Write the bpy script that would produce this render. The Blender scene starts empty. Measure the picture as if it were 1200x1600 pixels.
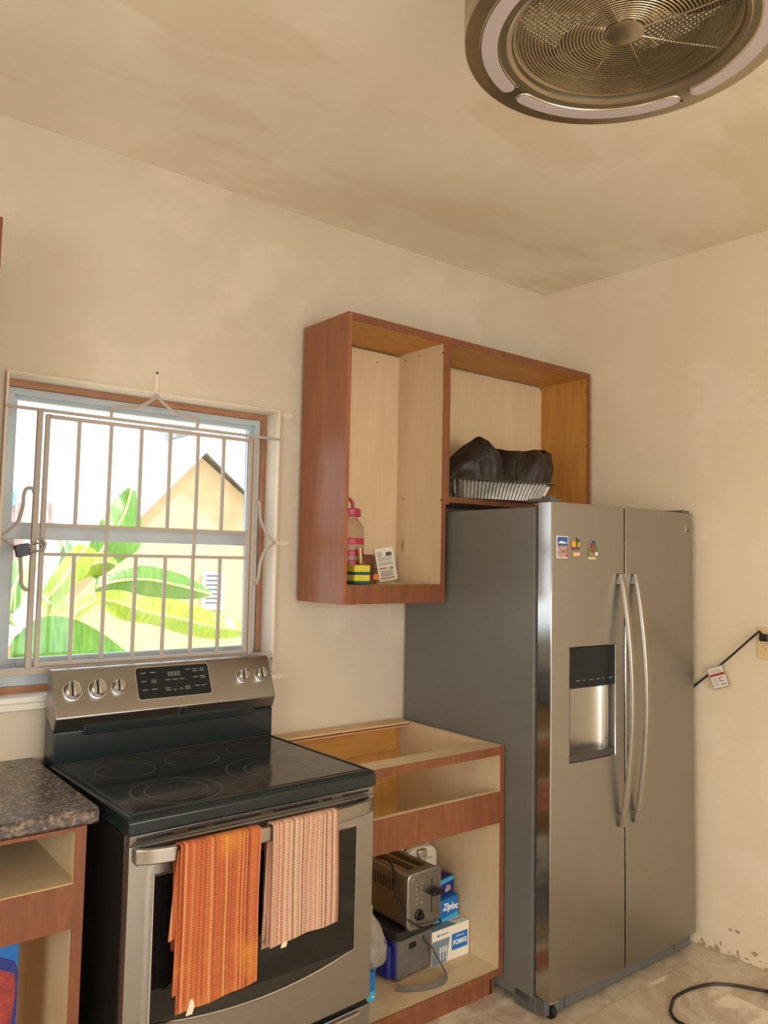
import bpy, bmesh, math, random
from mathutils import Vector, Matrix
random.seed(7)
R = math.radians
SC = bpy.context.scene
COL = SC.collection
# ---------------------------------------------------------------- camera
yaw, pit, rol = R(38.327), R(4.124), R(1.1006)
fwd = Vector((math.sin(yaw)*math.cos(pit), math.cos(yaw)*math.cos(pit), math.sin(pit)))
rt = Vector((math.cos(yaw), -math.sin(yaw), 0)); up = rt.cross(fwd)
rt2 = rt*math.cos(rol) + up*math.sin(rol); up2 = up*math.cos(rol) - rt*math.sin(rol)
cam_d = bpy.data.cameras.new('camera'); cam = bpy.data.objects.new('camera', cam_d); COL.objects.link(cam)
M = Matrix((rt2, up2, -fwd)).transposed().to_4x4(); M.translation = Vector((-0.0369, -2.6481, 1.5477))
cam.matrix_world = M
cam_d.sensor_fit = 'HORIZONTAL'; cam_d.sensor_width = 36
SX, SY = 3.015, -15.107
cam_d.lens = 1246.99/1200*36
cam_d.shift_x = -SX/1200; cam_d.shift_y = SY/1200
cam_d.clip_start = 0.05; cam_d.clip_end = 200
SC.camera = cam
# ---------------------------------------------------------------- light
SC.view_settings.view_transform = 'Standard'; SC.view_settings.look = 'None'
SC.view_settings.gamma = 1; SC.view_settings.use_curve_mapping = False
SC.view_settings.exposure = -0.14
W = bpy.data.worlds.new('sky'); SC.world = W; W.use_nodes = True
wb = W.node_tree.nodes['Background']; wb.inputs[0].default_value = (0.86, 0.94, 1.0, 1); wb.inputs[1].default_value = 2.7
def lamp(name, kind, loc, d, energy, color, **k):
    l = bpy.data.lights.new(name, kind); l.energy = energy; l.color = color
    for a, b in k.items(): setattr(l, a, b)
    o = bpy.data.objects.new(name, l); COL.objects.link(o); o.location = loc
    o.rotation_euler = Vector(d).to_track_quat('-Z', 'Y').to_euler(); return o
lamp('sun', 'SUN', (0, 0, 10), (-0.45, 0.42, -1.0), 9.0, (1.0, 0.95, 0.86), angle=R(0.6))
# warm fill lamp added in the unseen rear opening, tilted down for ceiling bounce
lamp('rear_opening_fill', 'AREA', (0.9, -6.05, 1.5), (0.12, 1, -1.15), 125, (1.0, 0.83, 0.62), shape='RECTANGLE', size=3.4, size_y=1.9)
# fill lamp added at an unseen opening left of the camera, for the right wall
lamp('side_fill', 'AREA', (-2.35, -3.0, 1.5), (1, 0.12, -0.8), 62, (1.0, 0.89, 0.74), shape='RECTANGLE', size=1.8, size_y=1.3)
# portal that steers sky sampling into the kitchen window (adds no light of its own)
pw = lamp('kitchen_window_portal', 'AREA', (1.035, 0.20, 1.63), (0, -1, 0), 1, (1, 1, 1), shape='RECTANGLE', size=0.96, size_y=0.96)
pw.data.cycles.is_portal = True

# ---------------------------------------------------------------- materials
def nn(nt, t, **k):
    n = nt.nodes.new(t)
    for a, b in k.items(): setattr(n, a, b)
    return n
def mat(name, col=(.8, .8, .8), rough=.5, metal=0, spec=.5, **k):
    m = bpy.data.materials.new(name); m.use_nodes = True; b = m.node_tree.nodes['Principled BSDF']
    b.inputs['Base Color'].default_value = (*col, 1); b.inputs['Roughness'].default_value = rough
    b.inputs['Metallic'].default_value = metal; b.inputs['Specular IOR Level'].default_value = spec
    for a, v in k.items(): b.inputs[a.replace('_', ' ')].default_value = v
    return m
def srgb(r, g, b):
    f = lambda c: ((c/255+.055)/1.055)**2.4 if c > 10 else c/255/12.92
    return (f(r), f(g), f(b))
def noisy(name, cols, scale=(1, 1, 1), nscale=5, detail=4, rough=.5, metal=0, bump=0, bscale=60, spec=.5, dist=0, lo=.3, hi=.7, extra=None, nrough=.55):
    """noise -> colour ramp, with optional fine bump"""
    m = mat(name, cols[0], rough, metal, spec); nt = m.node_tree; b = nt.nodes['Principled BSDF']
    tc = nn(nt, 'ShaderNodeTexCoord'); mp = nn(nt, 'ShaderNodeMapping'); mp.inputs['Scale'].default_value = scale
    nt.links.new(tc.outputs['Object'], mp.inputs[0])
    n = nn(nt, 'ShaderNodeTexNoise'); n.inputs['Scale'].default_value = nscale; n.inputs['Detail'].default_value = detail
    n.inputs['Distortion'].default_value = dist; n.inputs['Roughness'].default_value = nrough
    nt.links.new(mp.outputs[0], n.inputs['Vector'])
    r = nn(nt, 'ShaderNodeValToRGB'); e = r.color_ramp.elements
    e[0].position = lo; e[1].position = hi; e[0].color = (*cols[0], 1); e[1].color = (*cols[-1], 1)
    for i, c in enumerate(cols[1:-1]):
        x = e.new(lo+(hi-lo)*(i+1)/(len(cols)-1)); x.color = (*c, 1)
    nt.links.new(n.outputs['Fac'], r.inputs[0]); out = r.outputs[0]
    if extra: out = extra(nt, tc, out)
    nt.links.new(out, b.inputs['Base Color'])
    if bump:
        n2 = nn(nt, 'ShaderNodeTexNoise'); n2.inputs['Scale'].default_value = bscale; n2.inputs['Detail'].default_value = 3
        nt.links.new(mp.outputs[0], n2.inputs['Vector'])
        bp = nn(nt, 'ShaderNodeBump'); bp.inputs['Strength'].default_value = bump; bp.inputs['Distance'].default_value = .01
        nt.links.new(n2.outputs['Fac'], bp.inputs['Height']); nt.links.new(bp.outputs[0], b.inputs['Normal'])
    return m
def mixin(cols, scale, nscale, lo, hi, fac=1.0):
    """second noise laid over the first as a patchy tint"""
    def f(nt, tc, prev):
        mp = nn(nt, 'ShaderNodeMapping'); mp.inputs['Scale'].default_value = scale; mp.inputs['Location'].default_value = (3.1, 1.7, .4)
        nt.links.new(tc.outputs['Object'], mp.inputs[0])
        n = nn(nt, 'ShaderNodeTexNoise'); n.inputs['Scale'].default_value = nscale; n.inputs['Detail'].default_value = 5
        nt.links.new(mp.outputs[0], n.inputs['Vector'])
        r = nn(nt, 'ShaderNodeMapRange'); r.inputs[1].default_value = lo; r.inputs[2].default_value = hi; r.inputs[4].default_value = fac
        nt.links.new(n.outputs['Fac'], r.inputs[0])
        mx = nn(nt, 'ShaderNodeMix', data_type='RGBA'); mx.inputs[7].default_value = (*cols, 1)
        nt.links.new(r.outputs[0], mx.inputs[0]); nt.links.new(prev, mx.inputs[6]); return mx.outputs[2]
    return f
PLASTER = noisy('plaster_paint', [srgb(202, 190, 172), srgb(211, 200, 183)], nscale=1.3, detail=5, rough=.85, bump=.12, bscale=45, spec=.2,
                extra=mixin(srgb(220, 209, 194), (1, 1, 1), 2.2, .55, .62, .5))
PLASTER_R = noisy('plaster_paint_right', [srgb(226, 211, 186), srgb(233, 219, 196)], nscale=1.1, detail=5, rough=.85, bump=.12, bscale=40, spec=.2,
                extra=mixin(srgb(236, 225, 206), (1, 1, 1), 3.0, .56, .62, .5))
CEIL = noisy('ceiling_primer', [srgb(236, 227, 208), srgb(243, 235, 218)], scale=(1, .5, 1), nscale=1.6, detail=6, rough=.9, spec=.1, lo=.42, hi=.55,
             extra=mixin(srgb(228, 214, 190), (.8, 2, 1), 1.5, .5, .56, .6))
WHITE = mat('white_vinyl_backlit', srgb(178, 190, 200), .35)  # white vinyl greyed towards blue, its backlit shade put into the colour
GRILLE = mat('cream_paint_backlit', srgb(176, 166, 156), .5)  # cream darkened: the bars' silhouette against the window is painted in
TABP = mat('painted_tab', srgb(222, 209, 190), .7)
GLEDGE = noisy('ledge_paint', [srgb(222, 219, 212), srgb(230, 226, 218)], nscale=6, rough=.6)
def grain(name, a, b, c, ax, rough=.4, k=1.0, spec=.4, extra=None):
    s = {'x': (1.2*k, 9*k, 9*k), 'y': (9*k, 1.2*k, 9*k), 'z': (9*k, 9*k, 1.2*k)}[ax]
    return noisy(name, [a, b, c], scale=s, nscale=2.6, detail=7, rough=rough, dist=1.6, lo=.28, hi=.74, spec=spec, bump=.03, bscale=30, extra=extra)
CH = (srgb(114, 68, 46), srgb(126, 76, 51), srgb(138, 86, 60))
CHERRY_Z = grain('cherry_veneer_upright', *CH, 'z', .3)
CHERRY_S = grain('cherry_veneer_side_sheen', srgb(140, 86, 60), srgb(150, 94, 67), srgb(160, 103, 75), 'z', .3)  # lighter copy of the cherry, sheen on the cabinet side put into the colour
CHERRY_X = grain('cherry_veneer_level', *CH, 'z', .38)
PLY = (srgb(208, 185, 150), srgb(213, 191, 156), srgb(219, 198, 164))
PLY_Z = grain('birch_ply_upright', *PLY, 'z', .55, .6, extra=mixin(srgb(188, 158, 116), (1, 1, .4), 3, .6, .72, .6))
PLY_X = grain('birch_ply_level', *PLY, 'x', .55, .6, extra=mixin(srgb(188, 158, 116), (.4, 1, 1), 3, .6, .72, .6))
OP = (srgb(176, 122, 58), srgb(192, 138, 68), srgb(203, 150, 80))
OPLY = grain('orange_ply', *OP, 'z', .5, .7)
OPLY_X = grain('orange_ply_level', *OP, 'x', .5, .7)
RAWEDGE = grain('raw_ply_edge', srgb(200, 168, 120), srgb(221, 192, 148), srgb(232, 208, 168), 'x', .7, 2)
TRIMWOOD = grain('bare_window_wood', srgb(150, 104, 76), srgb(164, 118, 88), srgb(176, 130, 98), 'x', .6, 2)
TRIMWOOD_Z = grain('bare_window_wood_upright', srgb(150, 104, 76), srgb(164, 118, 88), srgb(176, 130, 98), 'z', .6, 2)
def steel(name, col, rough, ax='x', bump=.02):
    s = (2, 60, 260) if ax == 'x' else (260, 60, 2)
    m = noisy(name, [tuple(c*.93 for c in col), col], scale=s, nscale=3, detail=3, rough=rough, metal=1, bump=bump, bscale=3)
    b = m.node_tree.nodes['Principled BSDF']; b.inputs['Anisotropic'].default_value = .4
    return m
STEEL = steel('brushed_steel', (.37, .355, .33), .34, 'z')
STEEL_H = steel('brushed_steel_level', (.40, .39, .37), .36)
STEEL_P = mat('polished_steel', (.50, .50, .49), .16, 1)
STEEL_HANDLE = mat('handle_steel', (.40, .375, .34), .32, 1)
BRASSY = steel('fan_nickel', (.46, .41, .32), .3)
WIRE = mat('fan_wire', (.62, .54, .40), .25, 1)
BLADE = steel('fan_blade_metal', (.34, .30, .22), .35)
GREYPAINT = noisy('fridge_side_paint', [srgb(112, 112, 108), srgb(114, 114, 110)], nscale=40, rough=.33, bump=.03, bscale=400)
GREYPLASTIC = mat('grey_plastic', srgb(92, 92, 92), .45)
DKPLASTIC = mat('dark_grey_plastic', srgb(62, 60, 58), .4)
BLACKP = mat('black_plastic', srgb(16, 16, 18), .35)
BLACKGL = mat('black_glass', (.006, .007, .008), .06, spec=.6)
BLACKEN = noisy('hazed_black_enamel', [(.008, .017, .020), (.011, .021, .025)], nscale=30, rough=.22, bump=.02, bscale=300)  # teal tint paints reflection and haze into the black
PANELBL = mat('control_black', (.008, .012, .015), .3, spec=.3)
COOKTOP = noisy('cooktop_glass', [(.006, .007, .009), (.012, .014, .018)], nscale=8, rough=.09, bump=0, spec=.6,
                extra=mixin((.03, .035, .045), (1, 3, 1), 7, .58, .75, .6))
COOKTOP.node_tree.nodes['Principled BSDF'].inputs['Roughness'].default_value = .1
PRINT = mat('grey_print', srgb(150, 152, 155), .5)
PRINTD = mat('dark_print', srgb(60, 58, 55), .5)
DIFF = mat('frosted_diffuser', srgb(196, 186, 190), .5)
MARBLE = noisy('beige_marble_tile', [srgb(172, 154, 132), srgb(200, 186, 166), srgb(184, 166, 144), srgb(204, 192, 172), srgb(178, 160, 138), srgb(218, 208, 190)], nscale=1.9, detail=9, rough=.3, dist=1.8, lo=.3, hi=.72, nrough=.62,
               extra=mixin(srgb(236, 228, 210), (1, 1.6, 1), 3.5, .54, .60, .85))
GROUT = mat('grout', srgb(140, 122, 100), .9)
def granite():
    m = noisy('speckled_laminate', [srgb(54, 50, 50), srgb(92, 84, 78), srgb(142, 124, 108), srgb(176, 164, 152)], nscale=75, detail=5, rough=.22, lo=.38, hi=.70, nrough=.7,
              extra=mixin(srgb(60, 56, 58), (1, 1, 1), 28, .52, .60, .75))
    return m
GRANITE = granite()
FOIL = noisy('foil', [(.26, .25, .23), (.34, .33, .30)], nscale=30, rough=.4, metal=1, bump=.15, bscale=25)
BAGCLOTH = noisy('black_bag_cloth', [srgb(30, 21, 18), srgb(44, 32, 27)], nscale=9, rough=.5, bump=.9, bscale=11)
PINK = mat('pink_plastic', srgb(178, 50, 84), .35)
CLEARP = mat('clear_plastic', srgb(236, 214, 196), .12, Transmission_Weight=.75, IOR=1.25)
YELLOW = noisy('yellow_sponge', [srgb(204, 188, 52), srgb(220, 206, 84)], nscale=60, rough=.9, bump=.5, bscale=150)
GREENSP = mat('green_scourer', srgb(34, 80, 78), .9)
PAPER = mat('white_card', srgb(232, 228, 220), .7)
INK = mat('ink', srgb(90, 84, 80), .8)
INKR = mat('red_ink', srgb(168, 56, 40), .7)
INKG = mat('green_ink', srgb(134, 150, 54), .7)
INKW = mat('white_ink', srgb(240, 240, 240), .6)
BROWNJ = noisy('brown_wrapper', [srgb(62, 34, 26), srgb(112, 66, 46)], nscale=24, rough=.35, bump=.4, bscale=30)
ORANGE = mat('orange_print', srgb(214, 120, 60), .5)
BLUE = mat('bright_blue_card', srgb(20, 110, 190), .4)
NAVY = mat('navy_card', srgb(28, 44, 128), .4)
CYAN = mat('cyan_card', srgb(60, 168, 218), .4)
BLUECL = noisy('blue_nylon', [srgb(26, 34, 112), srgb(38, 48, 140)], nscale=14, rough=.6, bump=.2, bscale=40)
GREYCL = noisy('grey_nylon', [srgb(92, 86, 82), srgb(108, 102, 96)], nscale=20, rough=.75, bump=.3, bscale=160)
DARKCL = mat('dark_binding', srgb(40, 36, 36), .7)
WHITECARD = noisy('box_card', [srgb(222, 214, 200), srgb(232, 226, 214)], nscale=5, rough=.6)
GREYBLUE = mat('grey_blue_print', srgb(116, 134, 146), .6)
BEIGEPL = mat('almond_plastic', srgb(226, 200, 150), .4)
APPL = mat('ivory_plastic', srgb(206, 196, 180), .35)
BLACKCORD = mat('black_cord', srgb(20, 18, 18), .4)
LABELCL = mat('white_tag', srgb(226, 214, 190), .8)
BAGCLEAR = mat('clear_bag', srgb(214, 200, 184), .25, Transmission_Weight=.55, IOR=1.2)
PURPLE = mat('lock_navy', srgb(44, 40, 66), .4)
CHROME = mat('chrome', (.55, .54, .52), .3, 1)
def film():
    m = bpy.data.materials.new('clear_film'); m.use_nodes = True; nt = m.node_tree; b = nt.nodes['Principled BSDF']; o = nt.nodes['Material Output']
    b.inputs['Base Color'].default_value = (.75, .68, .6, 1); b.inputs['Roughness'].default_value = .2
    t = nn(nt, 'ShaderNodeBsdfTransparent'); x = nn(nt, 'ShaderNodeMixShader'); x.inputs[0].default_value = .35
    nt.links.new(t.outputs[0], x.inputs[1]); nt.links.new(b.outputs[0], x.inputs[2]); nt.links.new(x.outputs[0], o.inputs[0]); return m
FILM = film()

def stripes(name, cols, blotch=None, dash=95):
    """striped woven cloth: 1-D noise across the width, dashes down the length"""
    m = mat(name, cols[0], .95, spec=.1); nt = m.node_tree; b = nt.nodes['Principled BSDF']
    tc = nn(nt, 'ShaderNodeTexCoord')
    mp = nn(nt, 'ShaderNodeMapping'); mp.inputs['Scale'].default_value = (1, 0, 0); nt.links.new(tc.outputs['UV'], mp.inputs[0])
    n = nn(nt, 'ShaderNodeTexNoise'); n.inputs['Scale'].default_value = 26; n.inputs['Detail'].default_value = 3
    nt.links.new(mp.outputs[0], n.inputs['Vector'])
    r = nn(nt, 'ShaderNodeValToRGB'); r.color_ramp.interpolation = 'LINEAR'
    e = r.color_ramp.elements; e[0].position = .34; e[1].position = .66; e[0].color = (*cols[0], 1); e[1].color = (*cols[-1], 1)
    for i, c in enumerate(cols[1:-1]):
        x = e.new(.34+.32*(i+1)/(len(cols)-1)); x.color = (*c, 1)
    nt.links.new(n.outputs['Fac'], r.inputs[0]); out = r.outputs[0]
    w1 = nn(nt, 'ShaderNodeTexWave', wave_type='BANDS', bands_direction='X'); w1.inputs['Scale'].default_value = 5.0
    w2 = nn(nt, 'ShaderNodeTexWave', wave_type='BANDS', bands_direction='Y'); w2.inputs['Scale'].default_value = 12.0
    nt.links.new(tc.outputs['UV'], w1.inputs[0]); nt.links.new(tc.outputs['UV'], w2.inputs[0])
    mu = nn(nt, 'ShaderNodeMath', operation='MULTIPLY'); nt.links.new(w1.outputs['Fac'], mu.inputs[0]); nt.links.new(w2.outputs['Fac'], mu.inputs[1])
    mr = nn(nt, 'ShaderNodeMapRange'); mr.inputs[1].default_value = .35; mr.inputs[2].default_value = .8; mr.inputs[4].default_value = .5
    nt.links.new(mu.outputs[0], mr.inputs[0])
    mx = nn(nt, 'ShaderNodeMix', data_type='RGBA'); mx.inputs[7].default_value = (*cols[0], 1)
    nt.links.new(mr.outputs[0], mx.inputs[0]); nt.links.new(out, mx.inputs[6]); out = mx.outputs[2]
    if blotch:
        out = mixin(blotch, (1, 1, 1), 7, .52, .72, .7)(nt, tc, out)
    nt.links.new(out, b.inputs['Base Color'])
    bp = nn(nt, 'ShaderNodeBump'); bp.inputs['Strength'].default_value = .5; bp.inputs['Distance'].default_value = .003
    nt.links.new(mu.outputs[0], bp.inputs['Height']); nt.links.new(bp.outputs[0], b.inputs['Normal'])
    return m
TOWEL_O = stripes('orange_towel_cloth', [srgb(130, 66, 46), srgb(176, 94, 62), srgb(196, 116, 72), srgb(218, 168, 122)], srgb(208, 142, 66))
TOWEL_P = stripes('pink_towel_cloth', [srgb(112, 76, 68), srgb(190, 128, 112), srgb(216, 180, 152), srgb(146, 124, 106), srgb(220, 198, 172)])

def glass_mat():
    m = bpy.data.materials.new('window_glass'); m.use_nodes = True; nt = m.node_tree; nt.nodes.clear()
    o = nn(nt, 'ShaderNodeOutputMaterial'); t = nn(nt, 'ShaderNodeBsdfTransparent'); g = nn(nt, 'ShaderNodeBsdfGlossy'); g.inputs['Roughness'].default_value = .02
    x = nn(nt, 'ShaderNodeMixShader'); x.inputs[0].default_value = .06
    nt.links.new(t.outputs[0], x.inputs[1]); nt.links.new(g.outputs[0], x.inputs[2]); nt.links.new(x.outputs[0], o.inputs[0]); return m
GLASS = glass_mat()
def leaf_mat(name, cols, tr):
    m = noisy(name, cols, scale=(26, 3, 3), nscale=3, detail=3, rough=.35, lo=.32, hi=.68)
    nt = m.node_tree; b = nt.nodes['Principled BSDF']; o = [n for n in nt.nodes if n.type == 'OUTPUT_MATERIAL'][0]
    t = nn(nt, 'ShaderNodeBsdfTranslucent'); t.inputs[0].default_value = (*tr, 1)
    x = nn(nt, 'ShaderNodeMixShader'); x.inputs[0].default_value = .45
    nt.links.new(b.outputs[0], x.inputs[1]); nt.links.new(t.outputs[0], x.inputs[2]); nt.links.new(x.outputs[0], o.inputs[0]); return m
LEAF = leaf_mat('banana_leaf', [srgb(62, 118, 50), srgb(120, 168, 80)], srgb(170, 214, 60))
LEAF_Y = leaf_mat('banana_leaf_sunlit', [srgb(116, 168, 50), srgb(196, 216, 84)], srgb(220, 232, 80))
STEM = noisy('banana_stem', [srgb(168, 190, 80), srgb(214, 220, 140)], nscale=10, rough=.5)
STUCCO = noisy('beige_stucco', [srgb(196, 170, 128), srgb(212, 186, 144)], nscale=3, detail=6, rough=.9, bump=.6, bscale=60)
OUTW = mat('outside_white_paint', srgb(226, 226, 222), .6)
TILE = noisy('clay_roof_tile', [srgb(124, 102, 98), srgb(136, 114, 108)], nscale=4, rough=.8)
TILEG = noisy('grey_roof_tile', [srgb(190, 198, 204), srgb(206, 212, 216)], nscale=4, rough=.8)
GROUND = noisy('pale_concrete', [srgb(206, 198, 184), srgb(220, 214, 200)], nscale=2, rough=.9)

# ---------------------------------------------------------------- mesh helpers
class MB:
    def __init__(s): s.v = []; s.f = []; s.mi = []; s.cur = 0; s.uv = None
    def add(s, vs, fs):
        n = len(s.v); s.v += [tuple(v) for v in vs]; s.f += [tuple(i+n for i in f) for f in fs]; s.mi += [s.cur]*len(fs); return s
    def box(s, x0, y0, z0, x1, y1, z1):
        v = [(x, y, z) for x in (x0, x1) for y in (y0, y1) for z in (z0, z1)]
        return s.add(v, [(0, 1, 3, 2), (4, 6, 7, 5), (0, 4, 5, 1), (2, 3, 7, 6), (0, 2, 6, 4), (1, 5, 7, 3)])
    def hexa(s, b, t):
        """b, t: four points each (bottom, top), same winding"""
        return s.add(list(b)+list(t), [(3, 2, 1, 0), (4, 5, 6, 7)]+[(i, (i+1) % 4, (i+1) % 4+4, i+4) for i in range(4)])
    def prism(s, poly, ax, a, b):
        """poly of 2-D points extruded along ax"""
        f = {'x': lambda p, t: (t, p[0], p[1]), 'y': lambda p, t: (p[0], t, p[1]), 'z': lambda p, t: (p[0], p[1], t)}[ax]
        n = len(poly)
        return s.add([f(p, a) for p in poly]+[f(p, b) for p in poly], [tuple(range(n))[::-1], tuple(range(n, 2*n))]+[(i, (i+1) % n, (i+1) % n+n, i+n) for i in range(n)])
    def tube(s, pts, r, n=8, closed=False, flat=1.0):
        pts = [Vector(p) for p in pts]; m = len(pts); rr = r if isinstance(r, (list, tuple)) else [r]*m
        vs = []; prev = None
        for i, p in enumerate(pts):
            if closed: t = pts[(i+1) % m]-pts[i-1]
            else: t = pts[min(i+1, m-1)]-pts[max(i-1, 0)]
            t.normalize()
            if prev is None:
                a = Vector((0, 0, 1)) if abs(t.z) < .9 else Vector((1, 0, 0)); u = t.cross(a).normalized()
            else: u = (prev - t*prev.dot(t)).normalized()
            prev = u; w = t.cross(u)
            for k in range(n):
                a = 2*math.pi*k/n; vs.append(p+(u*math.cos(a)+w*math.sin(a)*flat)*rr[i])
        fs = []
        for i in range(m if closed else m-1):
            j = (i+1) % m
            for k in range(n): fs.append((i*n+k, i*n+(k+1) % n, j*n+(k+1) % n, j*n+k))
        if not closed: fs += [tuple(range(n))[::-1], tuple((m-1)*n+k for k in range(n))]
        return s.add(vs, fs)
    def lathe(s, prof, n=24, c=(0, 0, 0), M=None, caps=True):
        vs = []; m = len(prof)
        for k in range(n):
            a = 2*math.pi*k/n
            for r, z in prof:
                p = Vector((r*math.cos(a), r*math.sin(a), z))
                if M: p = M @ p
                vs.append(Vector(c)+p)
        fs = [(k*m+i, ((k+1) % n)*m+i, ((k+1) % n)*m+i+1, k*m+i+1) for k in range(n) for i in range(m-1)]
        if caps: fs += [tuple(k*m for k in range(n))[::-1], tuple(k*m+m-1 for k in range(n))]
        return s.add(vs, fs)
    def grid(s, P):
        r = len(P); c = len(P[0])
        return s.add([p for row in P for p in row], [(i*c+j, i*c+j+1, (i+1)*c+j+1, (i+1)*c+j) for i in range(r-1) for j in range(c-1)])
    def build(s, name, m, parent=None, bevel=0, seg=2, smooth=35, solid=0, loc=None, sub=0):
        me = bpy.data.meshes.new(name); me.from_pydata(s.v, [], s.f)
        for x in (m if isinstance(m, (list, tuple)) else [m]): me.materials.append(x)
        for p, i in zip(me.polygons, s.mi): p.material_index = i
        bm = bmesh.new(); bm.from_mesh(me)
        bmesh.ops.remove_doubles(bm, verts=bm.verts, dist=1e-5)
        bmesh.ops.recalc_face_normals(bm, faces=bm.faces)
        if smooth:
            for f in bm.faces: f.smooth = True
            for e in bm.edges: e.smooth = len(e.link_faces) == 2 and e.calc_face_angle(9) < R(smooth)
        bm.to_mesh(me); bm.free()
        if s.uv: s.uv(me)
        o = bpy.data.objects.new(name, me); COL.objects.link(o)
        if parent: o.parent = parent
        if loc: o.location = loc
        if solid: d = o.modifiers.new('thickness', 'SOLIDIFY'); d.thickness = solid; d.offset = 0
        if bevel:
            d = o.modifiers.new('edge', 'BEVEL'); d.width = bevel; d.segments = seg; d.limit_method = 'ANGLE'; d.angle_limit = R(40); d.harden_normals = False
        if sub: d = o.modifiers.new('sub', 'SUBSURF'); d.levels = sub; d.render_levels = sub
        return o
def tag(o, label, cat, group=None):
    o['label'] = label; o['category'] = cat
    if group: o['group'] = group
    return o
def thing(name, label, cat, loc=(0, 0, 0), rz=0, group=None):
    o = bpy.data.objects.new(name, None); COL.objects.link(o); o.empty_display_size = .1
    o.location = loc; o.rotation_euler = (0, 0, R(rz)); return tag(o, label, cat, group)
def lab(o, label): o['label'] = label; return o
def struct(o): o['kind'] = 'structure'; return o
def box(name, m, parent, x0, y0, z0, x1, y1, z1, bevel=.002, **k):
    return MB().box(x0, y0, z0, x1, y1, z1).build(name, m, parent, bevel=bevel, **k)
def dup(o, parent, loc):
    c = o.copy(); COL.objects.link(c); c.parent = parent; c.location = loc; return c
def text(body, size, loc, rot, m, parent, name='lettering', align='CENTER', bold=.0, shear=0, ext=.0004):
    c = bpy.data.curves.new(name, 'FONT'); c.body = body; c.size = size; c.align_x = align; c.align_y = 'CENTER'; c.extrude = ext; c.offset = bold; c.shear = shear
    c.materials.append(m); c.resolution_u = 3
    tmp = bpy.data.objects.new(name, c); COL.objects.link(tmp); me = bpy.data.meshes.new_from_object(tmp); bpy.data.objects.remove(tmp); bpy.data.curves.remove(c)
    o = bpy.data.objects.new(name, me); COL.objects.link(o); o.parent = parent; o.location = loc; o.rotation_euler = [R(a) for a in rot]; return o
def arc(cx, cy, r, a0, a1, n): return [(cx+r*math.cos(R(a0+(a1-a0)*i/n)), cy+r*math.sin(R(a0+(a1-a0)*i/n))) for i in range(n+1)]
def rrect(x0, z0, x1, z1, r, n=4):
    return arc(x1-r, z1-r, r, 0, 90, n)+arc(x0+r, z1-r, r, 90, 180, n)+arc(x0+r, z0+r, r, 180, 270, n)+arc(x1-r, z0+r, r, 270, 360, n)
def smoothpts(pts, n=6):
    """Catmull-Rom through the points"""
    P = [Vector(p) for p in pts]; P = [P[0]*2-P[1]]+P+[P[-1]*2-P[-2]]; out = []
    for i in range(1, len(P)-2):
        for k in range(n):
            t = k/n; a, b, c, d = P[i-1:i+3]
            out.append(.5*((2*b)+(c-a)*t+(2*a-5*b+4*c-d)*t*t+(3*b-a-3*c+d)*t**3))
    return out+[P[-2]]

# ---------------------------------------------------------------- the room
XR, H, RA = 3.071, 2.913, R(2.4466)
xr = lambda y: XR - y*math.tan(RA)
YB, XL = -6.2, -2.4
m = MB(); x0, x1, z0, z1, T = .552, 1.518, 1.105, 2.104, .17
m.box(XL-.1, 0, -.05, x0, T, H+.05); m.box(x1, 0, -.05, XR+.3, T, H+.05); m.box(x0, 0, -.05, x1, T, z0); m.box(x0, 0, z1, x1, T, H+.05)
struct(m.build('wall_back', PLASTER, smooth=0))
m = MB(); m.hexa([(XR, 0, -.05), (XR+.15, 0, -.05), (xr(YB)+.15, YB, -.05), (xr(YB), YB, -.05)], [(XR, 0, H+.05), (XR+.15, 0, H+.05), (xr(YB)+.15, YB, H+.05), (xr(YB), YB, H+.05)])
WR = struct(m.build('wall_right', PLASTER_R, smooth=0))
m = MB().box(XL-.1, YB, -.05, XL, -3.95, H+.05); m.box(XL-.1, -2.05, -.05, XL, 0, H+.05); m.box(XL-.1, -3.95, -.05, XL, -2.05, .85); m.box(XL-.1, -3.95, 2.2, XL, -2.05, H+.05)
struct(m.build('wall_left', PLASTER, smooth=0))
m = MB().box(XL-.1, YB-.15, -.05, -1.0, YB, H+.05); m.box(2.8, YB-.15, -.05, 3.6, YB, H+.05); m.box(-1.0, YB-.15, 2.5, 2.8, YB, H+.05)
struct(m.build('wall_rear', PLASTER_R, smooth=0))
struct(MB().box(XL-.1, YB-.15, H, 3.6, T, H+.12).build('ceiling', CEIL, smooth=0))
# floor: marble tiles on a grout bed
fl = struct(MB().box(XL-.1, YB-.15, -.08, 3.6, T, -.004).build('floor', GROUT, smooth=0))
TS = .6; g = .0018; t0 = None
for i in range(-8, 1):
    for j in range(0, 10):
        ax = 2.842+i*TS; by = -.86+(1-j)*TS
        bx = ax+TS; ay = by-TS
        by2 = min(by, -.001); ex = min(bx, xr(ay)-.002)
        if ax > xr(by2)-.02 or ay < YB: continue
        if by == by2 and ex == bx:
            if t0 is None:
                t0 = MB().box(0, -TS+g, -.004, TS-g, 0, 0).build('tile', MARBLE, fl, smooth=0, loc=(ax, by, 0))
            else: dup(t0, fl, (ax, by, 0))
        else:
            MB().box(ax, ay+g, -.004, ex-(g if ex == bx else 0), by2, 0).build('tile', MARBLE, fl, smooth=0)
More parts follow.
